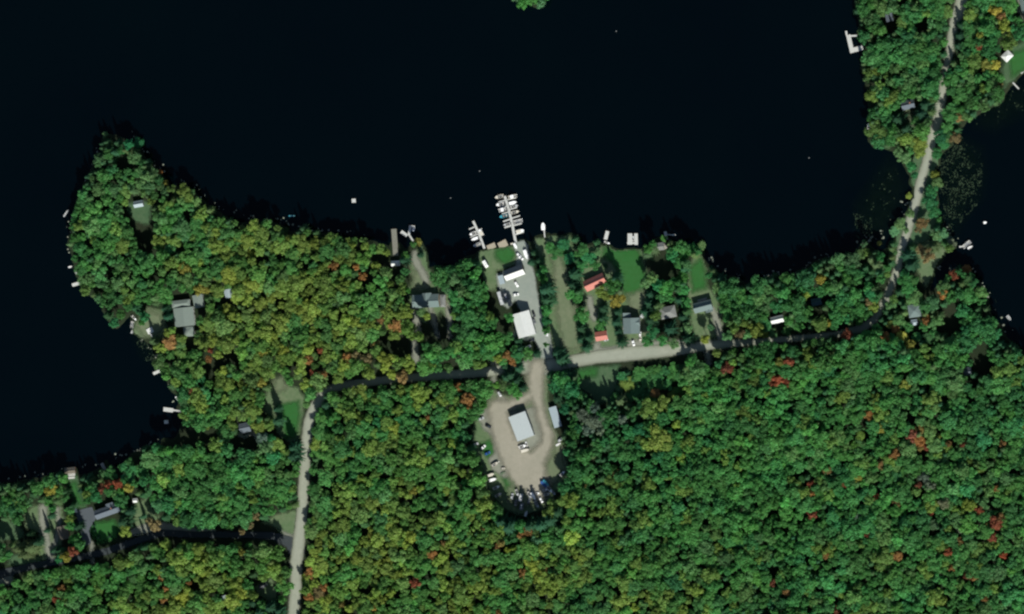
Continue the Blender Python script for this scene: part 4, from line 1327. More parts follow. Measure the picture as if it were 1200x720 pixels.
def broad(seed, spread=1.0):
    F = Foliage(seed)
    g = F.g
    lobes = [((0, 0, 8.8), (3.0, 3.0, 2.9))]
    n = g.integers(7, 10)
    a0 = g.random() * 6.28
    for k in range(n):
        a = a0 + k * 6.283 / n + g.normal(0, .25)
        d = g.uniform(2.3, 3.7) * spread
        r = g.uniform(1.15, 1.85)
        lobes.append(((d * math.cos(a), d * math.sin(a), g.uniform(8.2, 10.6)), (r, r, r * g.uniform(.9, 1.3))))
    for k in range(5):
        a = g.random() * 6.28
        d = g.uniform(.4, 1.9)
        r = g.uniform(.9, 1.5)
        lobes.append(((d * math.cos(a), d * math.sin(a), g.uniform(10.2, 11.5)), (r, r, r * 1.0)))
    for c, r in lobes:
        F.blob(c, r)
        m_ = int(34 * r[0])
        for _ in range(m_):
            d = g.normal(size=3); d /= np.linalg.norm(d)
            if d[2] < -.25 and g.random() < .7:
                d[2] *= -1
            p = np.array(c) + d * np.array(r) * g.uniform(.82, 1.12)
            F.leaf(p, d + g.normal(0, .45, 3), g.uniform(.30, .55))
    return F.mesh('broadleaf_crown', 4.6, 13.0)


def conif(seed):
    F = Foliage(seed)
    g = F.g
    for k in range(6):
        z = 3.5 + k * 1.9
        F.blob((0, 0, z), (2.0 * (1 - k / 6.5), 2.0 * (1 - k / 6.5), 1.5), .8)
    tiers = 13
    for k in range(tiers):
        u = k / (tiers - 1)
        z = 2.2 + 12.2 * u
        r = 2.9 * (1 - u) ** .85 + .25
        nb = int(10 - 5 * u)
        a0 = g.random() * 6.28
        for j in range(nb):
            a = a0 + j * 6.283 / nb + g.normal(0, .12)
            L = r * g.uniform(.75, 1.12)
            dr = np.array((math.cos(a), math.sin(a), -.28))
            sd = np.array((-math.sin(a), math.cos(a), 0))
            st = max(2, int(L / .55))
            for q in range(st):
                c = np.array((0, 0, z)) + dr * L * (q + .8) / st
                wd = .55 * (1.15 - (q + .5) / st)
                o = len(F.v); lv = g.random()
                for x, y in ((-.45, 0), (0, -wd), (.6, 0), (0, wd)):
                    F.v.append(c + dr * x + sd * y + np.array((0, 0, g.normal(0, .07)))); F.a.append(lv)
                F.f.append((o, o + 1, o + 2, o + 3))
    return F.mesh('conifer_crown', 2.9, 15.0)


def trunk_mesh(name, r0, h0, top, limbs):
    mb = MB()
    mb.tube((0, 0, -.6), (0, 0, top * .5), .30, .22, 7)
    mb.tube((0, 0, top * .5), (0.1, 0, top), .22, .08, 7)
    for k in range(limbs):
        a = k * 6.283 / limbs + .4
        z0 = top * (.45 + .08 * k)
        mb.tube((0, 0, z0), (math.cos(a) * 1.8, math.sin(a) * 1.8, z0 + 2.4), .13, .05, 5)
    me = bpy.data.meshes.new(name)
    me.from_pydata([(x / r0, y / r0, z / h0) for x, y, z in mb.v], [], mb.f)
    me.materials.append(BARK)
    me.update()
    return me


BC = [broad(100 + k, 1.0 + .1 * (k % 3 - 1)) for k in range(8)]
CC = [conif(200 + k) for k in range(5)]
for me in BC + CC:
    me.materials.append(LEAF_OBJ)
TB = trunk_mesh('broadleaf_trunk', 4.6, 13.0, 9.0, 5)
TC = trunk_mesh('conifer_trunk', 2.9, 15.0, 13.5, 0)

COLS = {'G': (0.076, 0.272, 0.070), 'T': (0.048, 0.240, 0.088), 'D': (0.034, 0.115, 0.056), 'L': (0.150, 0.290, 0.118),
        'O': (0.255, 0.345, 0.072), 'Y': (0.33, 0.32, 0.07), 'A': (0.38, 0.215, 0.080), 'R': (0.31, 0.105, 0.060),
        'B': (0.19, 0.24, 0.165), 'C': (0.13, 0.20, 0.085), 'N': (0.26, 0.205, 0.095)}
# G green, T deep teal green, L pale green, O olive, Y yellow, A orange, R red, B nearly bare grey; D dark conifer, C paler conifer

ZONES = [   # px, py, radius px, weight, mix
 (590, 480, 1500, 1.0, dict(G=.60, T=.12, L=.08, O=.08, Y=.004, A=.004, R=.002, D=.09, C=.03)),
 (120, 300, 95, 4, dict(G=.55, T=.10, L=.18, O=.06, D=.07, C=.05)),
 (150, 190, 40, 4, dict(G=.3, T=.15, L=.15, D=.2, C=.2)),
 (330, 350, 85, 7, dict(G=.16, T=.02, L=.10, O=.66, Y=.025, A=.015, D=.03, C=.02)),
 (300, 420, 60, 6, dict(G=.18, T=.04, O=.62, L=.08, Y=.03, A=.02)),
 (410, 400, 60, 5, dict(G=.25, T=.06, O=.55, L=.06, Y=.02, A=.03)),
 (430, 330, 40, 3, dict(G=.4, T=.15, O=.35, L=.1)),
 (560, 390, 45, 4, dict(G=.6, T=.25, L=.08, O=.04, D=.04)),
 (520, 500, 50, 3, dict(G=.45, T=.15, O=.28, A=.05, Y=.02)),
 (420, 540, 60, 3, dict(G=.62, T=.15, O=.15, L=.06)),
 (560, 695, 95, 7, dict(G=.22, T=.04, O=.60, Y=.05, A=.04, L=.05)),
 (420, 702, 60, 6, dict(G=.24, O=.58, Y=.04, A=.05, L=.06)),
 (690, 700, 80, 3, dict(G=.42, T=.12, O=.3, A=.02, L=.08)),
 (230, 690, 60, 5, dict(G=.28, T=.06, O=.50, Y=.03, A=.04, L=.08)),
 (90, 680, 60, 3, dict(G=.55, T=.18, O=.1, L=.1, D=.05)),
 (240, 560, 60, 3, dict(G=.52, T=.2, L=.14, O=.05, D=.08)),
 (230, 480, 40, 3, dict(G=.55, T=.2, L=.1, O=.06, D=.06)),
 (880, 520, 110, 4, dict(G=.78, T=.10, L=.06, O=.05)),
 (820, 620, 80, 3, dict(G=.62, T=.14, L=.1, O=.10, D=.02)),
 (1060, 560, 90, 4, dict(G=.54, T=.15, L=.10, O=.10, Y=.02, A=.035, R=.03, B=.03)),
 (1160, 640, 80, 4, dict(G=.44, T=.16, L=.12, O=.10, Y=.03, A=.04, R=.05, B=.04, D=.02)),
 (1150, 450, 70, 3, dict(G=.40, T=.25, L=.12, D=.12, C=.06, O=.04)),
 (1130, 370, 50, 3, dict(G=.34, T=.2, L=.15, A=.05, D=.12, C=.1, O=.04)),
 (930, 350, 80, 4, dict(G=.34, T=.2, L=.12, D=.22, C=.1, O=.03)),
 (1060, 60, 100, 4, dict(G=.42, T=.24, L=.14, C=.1, D=.08, O=.03)),
 (1150, 60, 50, 3, dict(G=.5, T=.16, L=.1, O=.12, Y=.05, A=.03)),
 (690, 490, 50, 5, dict(T=.14, G=.12, D=.42, B=.16, C=.14)),
 (600, 620, 50, 3, dict(G=.4, T=.2, D=.25, L=.1)),
 (800, 320, 60, 3, dict(G=.45, T=.18, D=.2, C=.12, L=.1)),
 (60, 590, 60, 3, dict(G=.45, T=.15, D=.15, C=.12, L=.12)),
]
KEYS = list(COLS)

EXPL = [  # px, py, radius px, class: trees one can pick out in the photograph
 (200,402,10.5,'A'),(223,457,5,'R'),(466,382,8,'A'),(447,374,5.5,'A'),(217,315,8,'Y'),(234,339,7,'Y'),(243,339,6,'Y'),(246,410,5,'R'),(245,421,4.5,'A'),
 (850,431,6.5,'R'),(858,433,4,'R'),(913,444,8,'R'),(904,451,6,'R'),(924,448,5,'R'),(768,461,6,'A'),(778,473,9,'O'),(735,451,8,'O'),(797,465,4,'R'),
 (1069,511,7,'R'),(1078,517,7,'A'),(1086,523,5,'R'),(1048,533,7,'A'),(1033,503,7,'Y'),(1018,486,6,'A'),(988,568,4.5,'R'),(952,567,5,'R'),(952,578,4,'A'),(952,603,6,'R'),
 (968,650,5,'A'),(1167,613,8,'R'),(1164,629,7,'R'),(1172,608,6,'A'),(1148,598,5.5,'R'),(1112,647,5,'R'),(1052,652,6,'A'),(1046,648,4,'Y'),(1142,677,6,'A'),(1133,676,5,'R'),
 (1017,628,4,'R'),(1155,702,5,'A'),(1028,583,4.5,'R'),(1090,602,4,'R'),(1077,568,4.5,'R'),(905,683,4.5,'R'),(922,694,4.5,'A'),(980,715,5,'R'),(1005,560,5,'Y'),(1176,650,5,'R'),
 (1105,345,6,'A'),(1119,322,6,'R'),(1133,315,5,'A'),(1086,375,5.5,'A'),(993,393,7,'R'),(1019,354,5,'N'),(1024,360,6,'O'),(1057,396,7,'Y'),(1067,404,5,'Y'),(1049,386,5,'A'),
 (868,391,7,'N'),(886,387,9,'O'),(896,391,5,'O'),(943,347,6.5,'O'),(962,327,6,'Y'),(914,424,6,'Y'),(925,424,5,'R'),(972,379,4.5,'Y'),(1119,162,6,'N'),(1125,138,5,'N'),
 (1166,12,8,'Y'),(1172,20,7,'A'),(1177,30,8,'O'),(1158,78,7,'Y'),(1166,76,6,'Y'),(1148,55,4.5,'R'),(1081,262,7,'N'),(1076,268,5,'N'),(1088,301,8,'N'),(1080,293,6,'N'),(1094,290,6,'C'),
 (487,683,6.5,'R'),(507,650,6.5,'A'),(520,637,4,'A'),(619,622,6.5,'A'),(612,628,5,'A'),(583,642,5,'A'),(567,620,4,'A'),(478,580,7,'O'),(484,576,5,'Y'),(436,622,6,'O'),(640,668,5,'A'),
 (614,672,5,'A'),(585,720,6,'A'),(86,646,6,'R'),(78,653,6,'Y'),(70,655,6,'T'),(119,573,6,'R'),(126,568,5,'R'),(139,567,7,'R'),(152,572,6,'Y'),(182,616,7,'N'),(176,612,5,'N'),(300,605,5,'N'),(294,615,5,'N'),(284,622,4,'N'),
 (536,455,7,'A'),(548,468,7,'A'),(552,474,5,'A'),(502,488,5,'A'),(464,501,8,'O'),(408,420,6,'A'),(418,417,6,'N'),(430,421,6,'N'),(471,441,7,'N'),(460,439,6,'O'),(379,439,6,'A'),(368,437,5,'R'),(285,452,6,'O'),(305,448,6,'Y'),
 (362,422,6,'A'),(376,411,4,'R'),(309,414,5,'Y'),(263,434,6,'O'),(425,324,5,'A'),(391,311,6,'A'),(418,312,4,'A'),(249,307,4.5,'A'),(187,202,3.5,'A'),(595,418,7,'A'),(583,420,6,'O'),(602,424,5,'A'),
 (63,573,6,'Y'),(57,576,5,'Y'),(72,690,5,'A'),(68,703,5,'R'),(195,690,5,'A'),(188,678,5,'A'),(222,683,4,'A'),(193,703,5,'A'),(365,672,7,'A'),(375,695,8,'N'),(362,700,6,'A'),(380,690,6,'A'),(275,706,10,'O'),(284,697,8,'O'),(284,647,4,'Y'),
 (1038,395,6,'A'),(1116,665,5,'A'),(1168,573,4,'A'),(1130,520,5,'R'),(1175,520,5,'A'),(1033,545,6,'A'),(1005,605,5,'B'),(1085,560,7,'B'),(1090,570,6,'B'),(1107,590,7,'B'),(1100,545,6,'L'),(1125,620,6,'B'),
 (684,487,8,'B'),(694,496,8,'B'),(702,493,7,'B'),(689,503,7,'B'),(698,478,6,'B'),(704,506,5,'B'),(728,470,8,'C'),(730,492,7,'B'),
 (749,503,8,'T'),(737,507,7,'T'),(771,515,14,'O'),(783,522,9,'O'),(760,520,8,'O'),(793,497,6,'O'),(628,575+60,8,'L'),(640,630,7,'G'),(1109,97,6,'G'),(1112,86,5,'T'),(1127,30,6,'D'),(1125,42,6,'D'),(1123,54,5,'D'),(598,618,9,'D'),(610,616,8,'G'),(622,617,9,'D'),(634,616,9,'D'),(646,610,9,'D'),(588,612,8,'D'),(580,604,7,'G'),(655,600,8,'D'),
 # garden and yard trees
 (717,336,9,'G'),(722,327,6,'D'),(704,342,6,'O'),(711,347,6,'O'),(721,353,7,'Y'),(729,350,5,'Y'),(673,322,7,'D'),(671,334,7,'D'),(668,345,6,'G'),(677,350,6,'G'),(682,370,9,'G'),(681,385,6,'D'),
 (707,362,6,'D'),(706,374,6,'D'),(704,381,6,'G'),(724,366,5,'D'),(722,378,6,'D'),(724,389,5,'D'),(728,402,5.5,'D'),(687,408,6,'D'),(690,396,5,'D'),(681,398,5,'D'),(709,312,3,'D'),
 (636,316,5,'G'),(637,327,6,'G'),(640,340,7,'D'),(642,352,8,'D'),(641,364,7,'G'),(640,376,6,'T'),(640,386,5,'G'),(632,306,4.5,'D'),(626,297,4,'D'),(622,308,4,'D'),
 (654,414,6,'D'),(658,422,7,'D'),(664,441,7,'D'),(654,443,6,'D'),(660,446,9,'G'),(650,452,8,'T'),(655,467,7,'D'),(671,459,9,'T'),(676,448,6,'G'),(664,478,7,'T'),
 (629,415,4.5,'D'),(640,404,3,'G'),(652,295,8,'G'),(661,287,7,'T'),(645,291,6,'G'),(668,303,7,'T'),(690,303,8,'T'),(683,311,7,'T'),(697,311,6,'G'),(678,298,5,'G'),(701,296,5,'L'),
 (766,292,6,'C'),(759,299,6,'C'),(757,330,7,'L'),(765,324,6,'L'),(770,334,7,'T'),(781,338,8,'G'),(792,333,7,'G'),(801,341,6,'G'),(763,345,7,'D'),(762,356,7,'D'),(757,366,6,'D'),(763,376,7,'D'),(765,390,7,'T'),(759,400,6,'G'),
 (785,386,7,'D'),(776,400,6,'G'),(789,403,6,'L'),(801,372,6,'D'),(805,385,7,'L'),(806,398,7,'D'),(797,352,6,'D'),(804,355,6,'G'),(800,325,8,'G'),(796,308,8,'G'),(788,300,7,'T'),(803,297,7,'G'),(812,292,6,'G'),(822,288,5,'L'),
 (790,295,5,'T'),(826,398,6,'O'),(833,384,4,'L'),(842,338,7,'L'),(850,352,9,'G'),(853,370,8,'G'),(845,327,6,'D'),
 (490,284,5,'Y'),(492,299,3.5,'D'),(474,305,6,'D'),(478,340,4,'G'),(532,327,8,'L'),(540,340,9,'L'),(525,340,5,'L'),(500,370,5,'O'),(494,366,5,'L'),
 (169,372,6,'T'),(166,378,4,'G'),(194,362,5,'D'),(197,372,5,'D'),(123,157,3.5,'L'),(151,170,6,'T'),(162,168,7,'T'),(179,205,8,'L'),(172,208,7,'L'),(194,215,3.5,'Y'),
 (325,480,5,'D'),(326,494,6,'D'),(304,500,9,'O'),(308,515,9,'B'),(312,525,9,'L'),(318,515,7,'T'),(345,525,7,'D'),(345,535,8,'D'),(320,535,9,'T'),(383,475,6,'D'),(384,465,5,'D'),
 (146,612,8,'D'),(152,600,5,'D'),(147,622,7,'O'),(103,586,6,'G'),(113,582,7,'T'),(96,575,4,'D'),(103,573,3,'G'),(92,618,5,'D'),(83,617,6,'G'),(86,633,6,'G'),(62,595,5,'G'),(60,605,4,'D'),(55,622,3.5,'D'),(65,645,4,'D'),
 (24,642,8,'C'),(38,642,8,'C'),(30,650,7,'C'),(45,636,6,'D'),(115,630,2,'D'),(111,622,2,'D'),(110,616,1.6,'D'),(128,629,2.2,'D'),(167,606,3,'D'),
 (612,2,7,'G'),(622,-2,8,'G'),(632,5,5.5,'L'),(605,-4,6,'L'),(638,-6,7,'G'),(298,706,8,'D'),(318,712,8,'D'),(306,718,8,'D'),(328,716,6,'D'),(326,690,4,'G'),
 (1064,300,8,'D'),(1068,312,7,'D'),(1062,331,8,'G'),(1066,341,8,'G'),(1060,322,6,'T'),(1085,124,8,'D'),(1081,134,8,'D'),(1078,112,6,'L'),(1052,140,9,'D'),(1062,152,6,'D'),(1079,168,8,'O'),(1078,178,7,'O'),(1060,185,8,'L'),(1053,178,6,'L'),
 (1098,214,7,'L'),(1092,224,7,'T'),(1090,237,8,'T'),(1093,249,7,'T'),(1096,205,5,'O'),(1102,160,8,'T'),(1106,170,7,'T'),(1098,180,6,'T'),(1056,262,7,'L'),(1048,271,6,'L'),(1066,250,5,'L'),(1062,270,4,'L'),(1072,205,4,'T'),(1068,195,6,'T'),(1065,230,4,'O'),
 (1104,275,7,'L'),(1097,276,6,'L'),(1115,285,5,'B'),(1112,280,4,'B'),(1001,305,8,'L'),(1008,298,6,'L'),(1013,286,4,'L'),(1030,285,3,'Y'),(1022,304,6,'C'),(1028,311,6,'C'),(1032,301,5,'T'),
 (607,463,5,'G'),(612,455,5,'D'),(600,455,7,'G'),(590,452,6,'L'),(600,440,7,'D'),(606,447,6,'D'),(594,443,7,'D'),(592,430,5,'D'),(608,432,5,'D'),(610,409,5,'D'),(607,400,5,'D'),
]

TR = []
grid = {}
CELL = 14.0


def near(x, y, r, f):
    gx, gy = int(x // CELL), int(y // CELL)
    for i in range(gx - 2, gx + 3):
        for j in range(gy - 2, gy + 3):
            for (a, b_, q) in grid.get((i, j), ()):
                if (a - x) ** 2 + (b_ - y) ** 2 < (f * (r + q)) ** 2:
                    return True
    return False


def put(x, y, r, k, ex, iso=0.0):
    grid.setdefault((int(x // CELL), int(y // CELL)), []).append((x, y, r))
    TR.append([x, y, r, k, ex, iso])


for (x, y, r, k) in EXPL:
    put(x, y, r, k, True, 30)

ng = 90000
cand = np.column_stack((NR.uniform(-60, 1265, ng), NR.uniform(-60, 790, ng)))
lsd = np.maximum(sd_poly(cand, LAND), sd_poly(cand, ISLE))
cand = cand[lsd > 1.5]; lsd = lsd[lsd > 1.5]
op = np.full(len(cand), -1e9)
for kd, pl in list(LAWNS.values()):
    op = np.maximum(op, sd_poly(cand, pl) - (3 if pl is LAWNS['causeway'][1] else 0))
for pl in list(BRIGHT.values()) + [YARD, ASPH]:
    op = np.maximum(op, sd_poly(cand, pl))
for k_, p in ROADS.items():
    op = np.maximum(op, sd_stroke(cand, p) + (3.5 if k_ == 'side' else -0.3))
for k_, p in PALE.values():
    op = np.maximum(op, sd_poly(cand, p) if k_ == 'poly' else sd_stroke(cand, p))
for p in GAPS:
    op = np.maximum(op, sd_poly(cand, p) - .5)
for fx, fy, fr in FOOT:
    op = np.maximum(op, fr + 0.5 - np.hypot(cand[:, 0] - fx, cand[:, 1] - fy))
    op = np.maximum(op, fr - 1 - np.hypot(cand[:, 0] - fx - 2, cand[:, 1] - fy - 9))
nf = vnoise(cand[:, 0] / 26, cand[:, 1] / 26, 21)
nf2 = vnoise(cand[:, 0] / 45 + 7, cand[:, 1] / 55 + 3, 22)
zw = np.zeros((len(cand), len(KEYS)))
for (zx, zy, zr, wt, mx) in ZONES:
    d = np.exp(-((cand[:, 0] - zx) ** 2 + (cand[:, 1] - zy) ** 2) / (2 * (zr * .75) ** 2)) * wt
    mx = {a_: b_ * (.13 if a_ in 'ARYB' else 1) for a_, b_ in mx.items()}
    tot = sum(mx.values())
    for kk, vv in mx.items():
        zw[:, KEYS.index(kk)] += d * vv / tot
# species grow in patches
patch = {'O': np.exp(1.3 * nf), 'G': np.exp(-.5 * nf), 'T': np.exp(1.5 * nf2), 'L': np.exp(-1.2 * nf2), 'D': np.exp(1.0 * nf2), 'A': np.exp(1.5 * nf), 'R': np.exp(-1.5 * nf)}
for kk, vv in patch.items():
    zw[:, KEYS.index(kk)] *= vv
# conifers keep to the shores
sh = np.where(lsd < 14, 2.6, 0.8)
zw[:, KEYS.index('D')] *= sh; zw[:, KEYS.index('C')] *= sh
zw /= zw.sum(1)[:, None]
cum = zw.cumsum(1)
CARR = np.array([COLS[q] for q in KEYS])
MEAN = {}
u1 = NR.random(len(cand)); u2 = NR.random(len(cand))
for i in range(len(cand)):
    x, y = cand[i]
    k = KEYS[min(len(KEYS) - 1, int((cum[i] < u1[i]).sum()))]
    if k in 'DC':
        r = 3.3 + 2.2 * u2[i]
    elif k in 'RAY':
        r = 3.6 + 2.6 * u2[i]
    else:
        r = 5.0 + 6.4 * u2[i] ** 1.6
    if lsd[i] < 10 and y < 330:
        r *= .8
    if lsd[i] < r * .55 or op[i] > -r * .62:
        continue
    if near(x, y, r, .58 if k not in 'DC' else .64):
        continue
    put(x, y, r, k, False, -max(-lsd[i], op[i]))
    MEAN[(x, y)] = zw[i] @ CARR

kinds = {'b': [], 'a': [], 'c': []}
for n_, tr in enumerate(TR):
    kd = 'c' if tr[3] in 'DC' else ('a' if tr[3] in 'YARN' else 'b')
    tr.append(kd)
    x, y, r = tr[:3]
    infr = -r < x < 1200 + r and -r < y < 720 + r
    edge = tr[5]
    tr.append((1000 if tr[4] else 0) + (r * 3 - min(edge if not tr[4] else 0, 14) * 1.2 if infr else -500))
    kinds[kd].append(tr)
single, mass = [], {'b': [], 'a': [], 'c': []}
for kd, lst in kinds.items():
    lst.sort(key=lambda q: -q[-1])
    cap = {'b': 290, 'a': 290, 'c': 290}[kd]
    single += lst[:cap]
    mass[kd] = lst[cap:]
print('TREES', {k: len(v) for k, v in kinds.items()}, 'single', len(single))


TALL = [(358, 482, 386, 790, .7), (725, 420, 800, 470, .5), (890, 376, 932, 398, .55), (252, 348, 286, 370, .65), (1050, 378, 1090, 400, .7), (1045, 128, 1085, 150, .7), (196, 392, 240, 425, .8), (560, 600, 662, 640, 1.1), (660, 520, 690, 610, 1.25), (755, 322, 800, 345, 1.45), (-60, 640, 335, 672, 1.4), (800, 396, 1062, 432, 1.35),
        (390, 444, 585, 466, .88), (176, 512, 300, 532, 1.4), (664, 312, 676, 350, 1.2), (634, 332, 646, 370, 1.3), (708, 325, 724, 345, 1.5),
        (540, 520, 570, 600, 1.3), (155, 296, 200, 320, 1.3), (484, 392, 530, 420, 1.35), (0, 520, 200, 560, .7), (200, 150, 640, 300, .85)]


def tree_world(tr):
    x, y, r, k = tr[:4]
    rm = r * MPP
    if k in 'DC':
        h = 9.5 + 1.9 * rm + NR.uniform(-1.5, 3.0)
        ch = .45
        rm *= 1.12
    else:
        h = 11.6 + .70 * rm + NR.uniform(-1.5, 1.5) + 2.2 * math.sin(x / 27 + 1.7 * math.sin(y / 22)) * math.sin(y / 24 + 1.5 * math.sin(x / 33))
        ch = .68
    if r < 3:
        h = rm * 2.2
    # lower growth along lanes and lawns
    if 672 < x < 800 and 424 < y < 470: h *= .55
    if 1095 < x < 1145 and y < 175: h *= .62
    if 1036 < x < 1076 and 262 < y < 396: h *= .62
    if 585 < x < 640 and 395 < y < 470: h *= .6
    if 1040 < x < 1110 and 165 < y < 300: h *= .55
    if tr[4] and 640 < x < 860 and 285 < y < 412: h *= .68
    for x0, y0, x1, y1, q in TALL:
        if x0 < x < x1 and y0 < y < y1:
            h *= q
            break
    if 640 < x < 712 and 285 < y < 318: h *= .45
    wx, wy = U(x, y, G + h * ch)
    for _ in range(3):
        if lz1(wx, wy) > 0.05:
            break
        h *= .7
        wx, wy = U(x, y, G + h * ch)
    z = max(0.05, lz1(wx, wy))
    c = COLS[k]
    if (x, y) in MEAN:
        q_ = .35 if k in 'AYRNDC' else .5
        c = [a_ * (1 - q_) + b_ * q_ for a_, b_ in zip(c, MEAN[(x, y)])]
    v = float(np.exp(NR.normal(0, .15) + .16 * math.sin(x / 19 + 2 * math.sin(y / 31)) * math.sin(y / 17 + math.sin(x / 23))))
    hue = NR.normal(0, .07)
    col = (min(1, c[0] * v * (1 + hue)), min(1, c[1] * v), min(1, c[2] * v * (1 - hue)))
    return wx, wy, z, rm * NR.uniform(1.08, 1.22), h, col


LANDM = [((100, 175, 60), 'on the tip of the west point'), ((120, 300, 60), 'on the west side of the wooded point'), ((175, 385, 40), 'beside the large west shore house'),
 ((215, 450, 45), 'on the shore south of the large west house'), ((262, 345, 45), 'around the small cabin of the olive woods'), ((380, 290, 60), 'along the north shore west of the boardwalk'),
 ((400, 400, 60), 'in the woods north of the shaded road'), ((470, 350, 40), 'around the gabled house by the cove'), ((550, 370, 45), 'in the woods west of the boat barn'),
 ((330, 480, 40), 'around the grassy plot at the road bend'), ((290, 510, 40), 'beside the curved drive'), ((240, 580, 60), 'between the dark cove and the side road'),
 ((110, 590, 45), 'around the slate-blue roofed house'), ((45, 620, 45), 'beside the twin sandy tracks'), ((90, 690, 70), 'in the woods south of the side road, far left'),
 ((240, 690, 70), 'in the woods between side road and bottom edge'), ((420, 540, 80), 'in the woods east of the main dirt road'), ((520, 470, 50), 'between the shaded road and the dirt lot'),
 ((480, 690, 80), 'in the colourful woods near the bottom edge'), ((600, 610, 50), 'around the south rim of the dirt lot'), ((700, 690, 80), 'in the woods far below the dirt lot'),
 ((690, 480, 50), 'in the grey wood east of the storage shed'), ((637, 345, 35), 'in the row between paved yard and field'), ((675, 335, 35), 'beside the red-roofed house'),
 ((715, 365, 35), 'between the two red roofs and the blue-grey house'), ((775, 360, 40), 'around the stone-grey cottage'), ((800, 300, 35), 'on the shore east of the lakeside cabin'),
 ((845, 350, 35), 'beside the slate-roofed house and its drive'), ((755, 460, 45), 'south of the sunny stretch of dirt road'), ((880, 500, 80), 'in the green forest south of the east road'),
 ((850, 640, 90), 'in the deep forest right of the bottom middle'), ((910, 360, 45), 'around the bright white roadside cottage'), ((960, 350, 45), 'around the teal-roofed cottage'),
 ((1010, 330, 45), 'on the shore west of the causeway'), ((1070, 380, 45), 'around the grey house east of the road bend'), ((1080, 250, 50), 'on the narrow causeway'),
 ((1130, 350, 50), 'on the eastern shore below the bay'), ((1050, 60, 60), 'on the neck west of the northern road'), ((1060, 150, 45), 'around the blue-grey house on the neck'),
 ((1150, 60, 50), 'beside the northeast lawn'), ((1060, 500, 70), 'in the forest below the east houses'), ((1160, 470, 60), 'near the right edge in the dark mixed woods'),
 ((1060, 620, 80), 'in the speckled autumn forest near the bottom right'), ((1170, 640, 60), 'in the reddest woods of the bottom right corner'), ((620, 0, 30), 'on the islet at the top edge'),
 ((600, 430, 35), 'at the crossroads by the paved yard')]
CN = {'G': 'green', 'T': 'deep teal-green', 'L': 'pale green', 'O': 'olive', 'Y': 'yellow', 'A': 'orange', 'R': 'red', 'B': 'grey thinly leaved', 'D': 'dark', 'C': 'dull green', 'N': 'russet brown'}
for tr in single:
    x, y, r, k, ex, iso, kd = tr[:7]
    wx, wy, z, rm, h, col = tree_world(tr)
    nm = {'b': 'broadleaf_tree', 'a': 'autumn_tree', 'c': 'conifer_tree'}[kd]
    lm = min(LANDM, key=lambda q: math.hypot(q[0][0] - x, q[0][1] - y) / q[0][2])[1]
    size = 'small' if r < 4.6 else ('large' if r > 6.6 else 'medium')
    word = {'b': 'broadleaf tree', 'a': 'autumn tree', 'c': 'conifer'}[kd]
    rt = root(nm, wx, wy, z, NR.uniform(0, 6.28), '%s %s %s %s' % (size, CN[k], word, lm), word, '%s %s trees %s' % (size, CN[k], lm))
    rt.scale = (rm, rm * NR.uniform(.88, 1.1), h)
    cme = (CC if kd == 'c' else BC)[int(NR.integers(0, 5 if kd == 'c' else 8))]
    cr = bpy.data.objects.new('crown', cme)
    cr.parent = rt
    cr.color = (*col, 1)
    COL.objects.link(cr)
    tk = bpy.data.objects.new('trunk', TC if kd == 'c' else TB)
    tk.parent = rt
    COL.objects.link(tk)

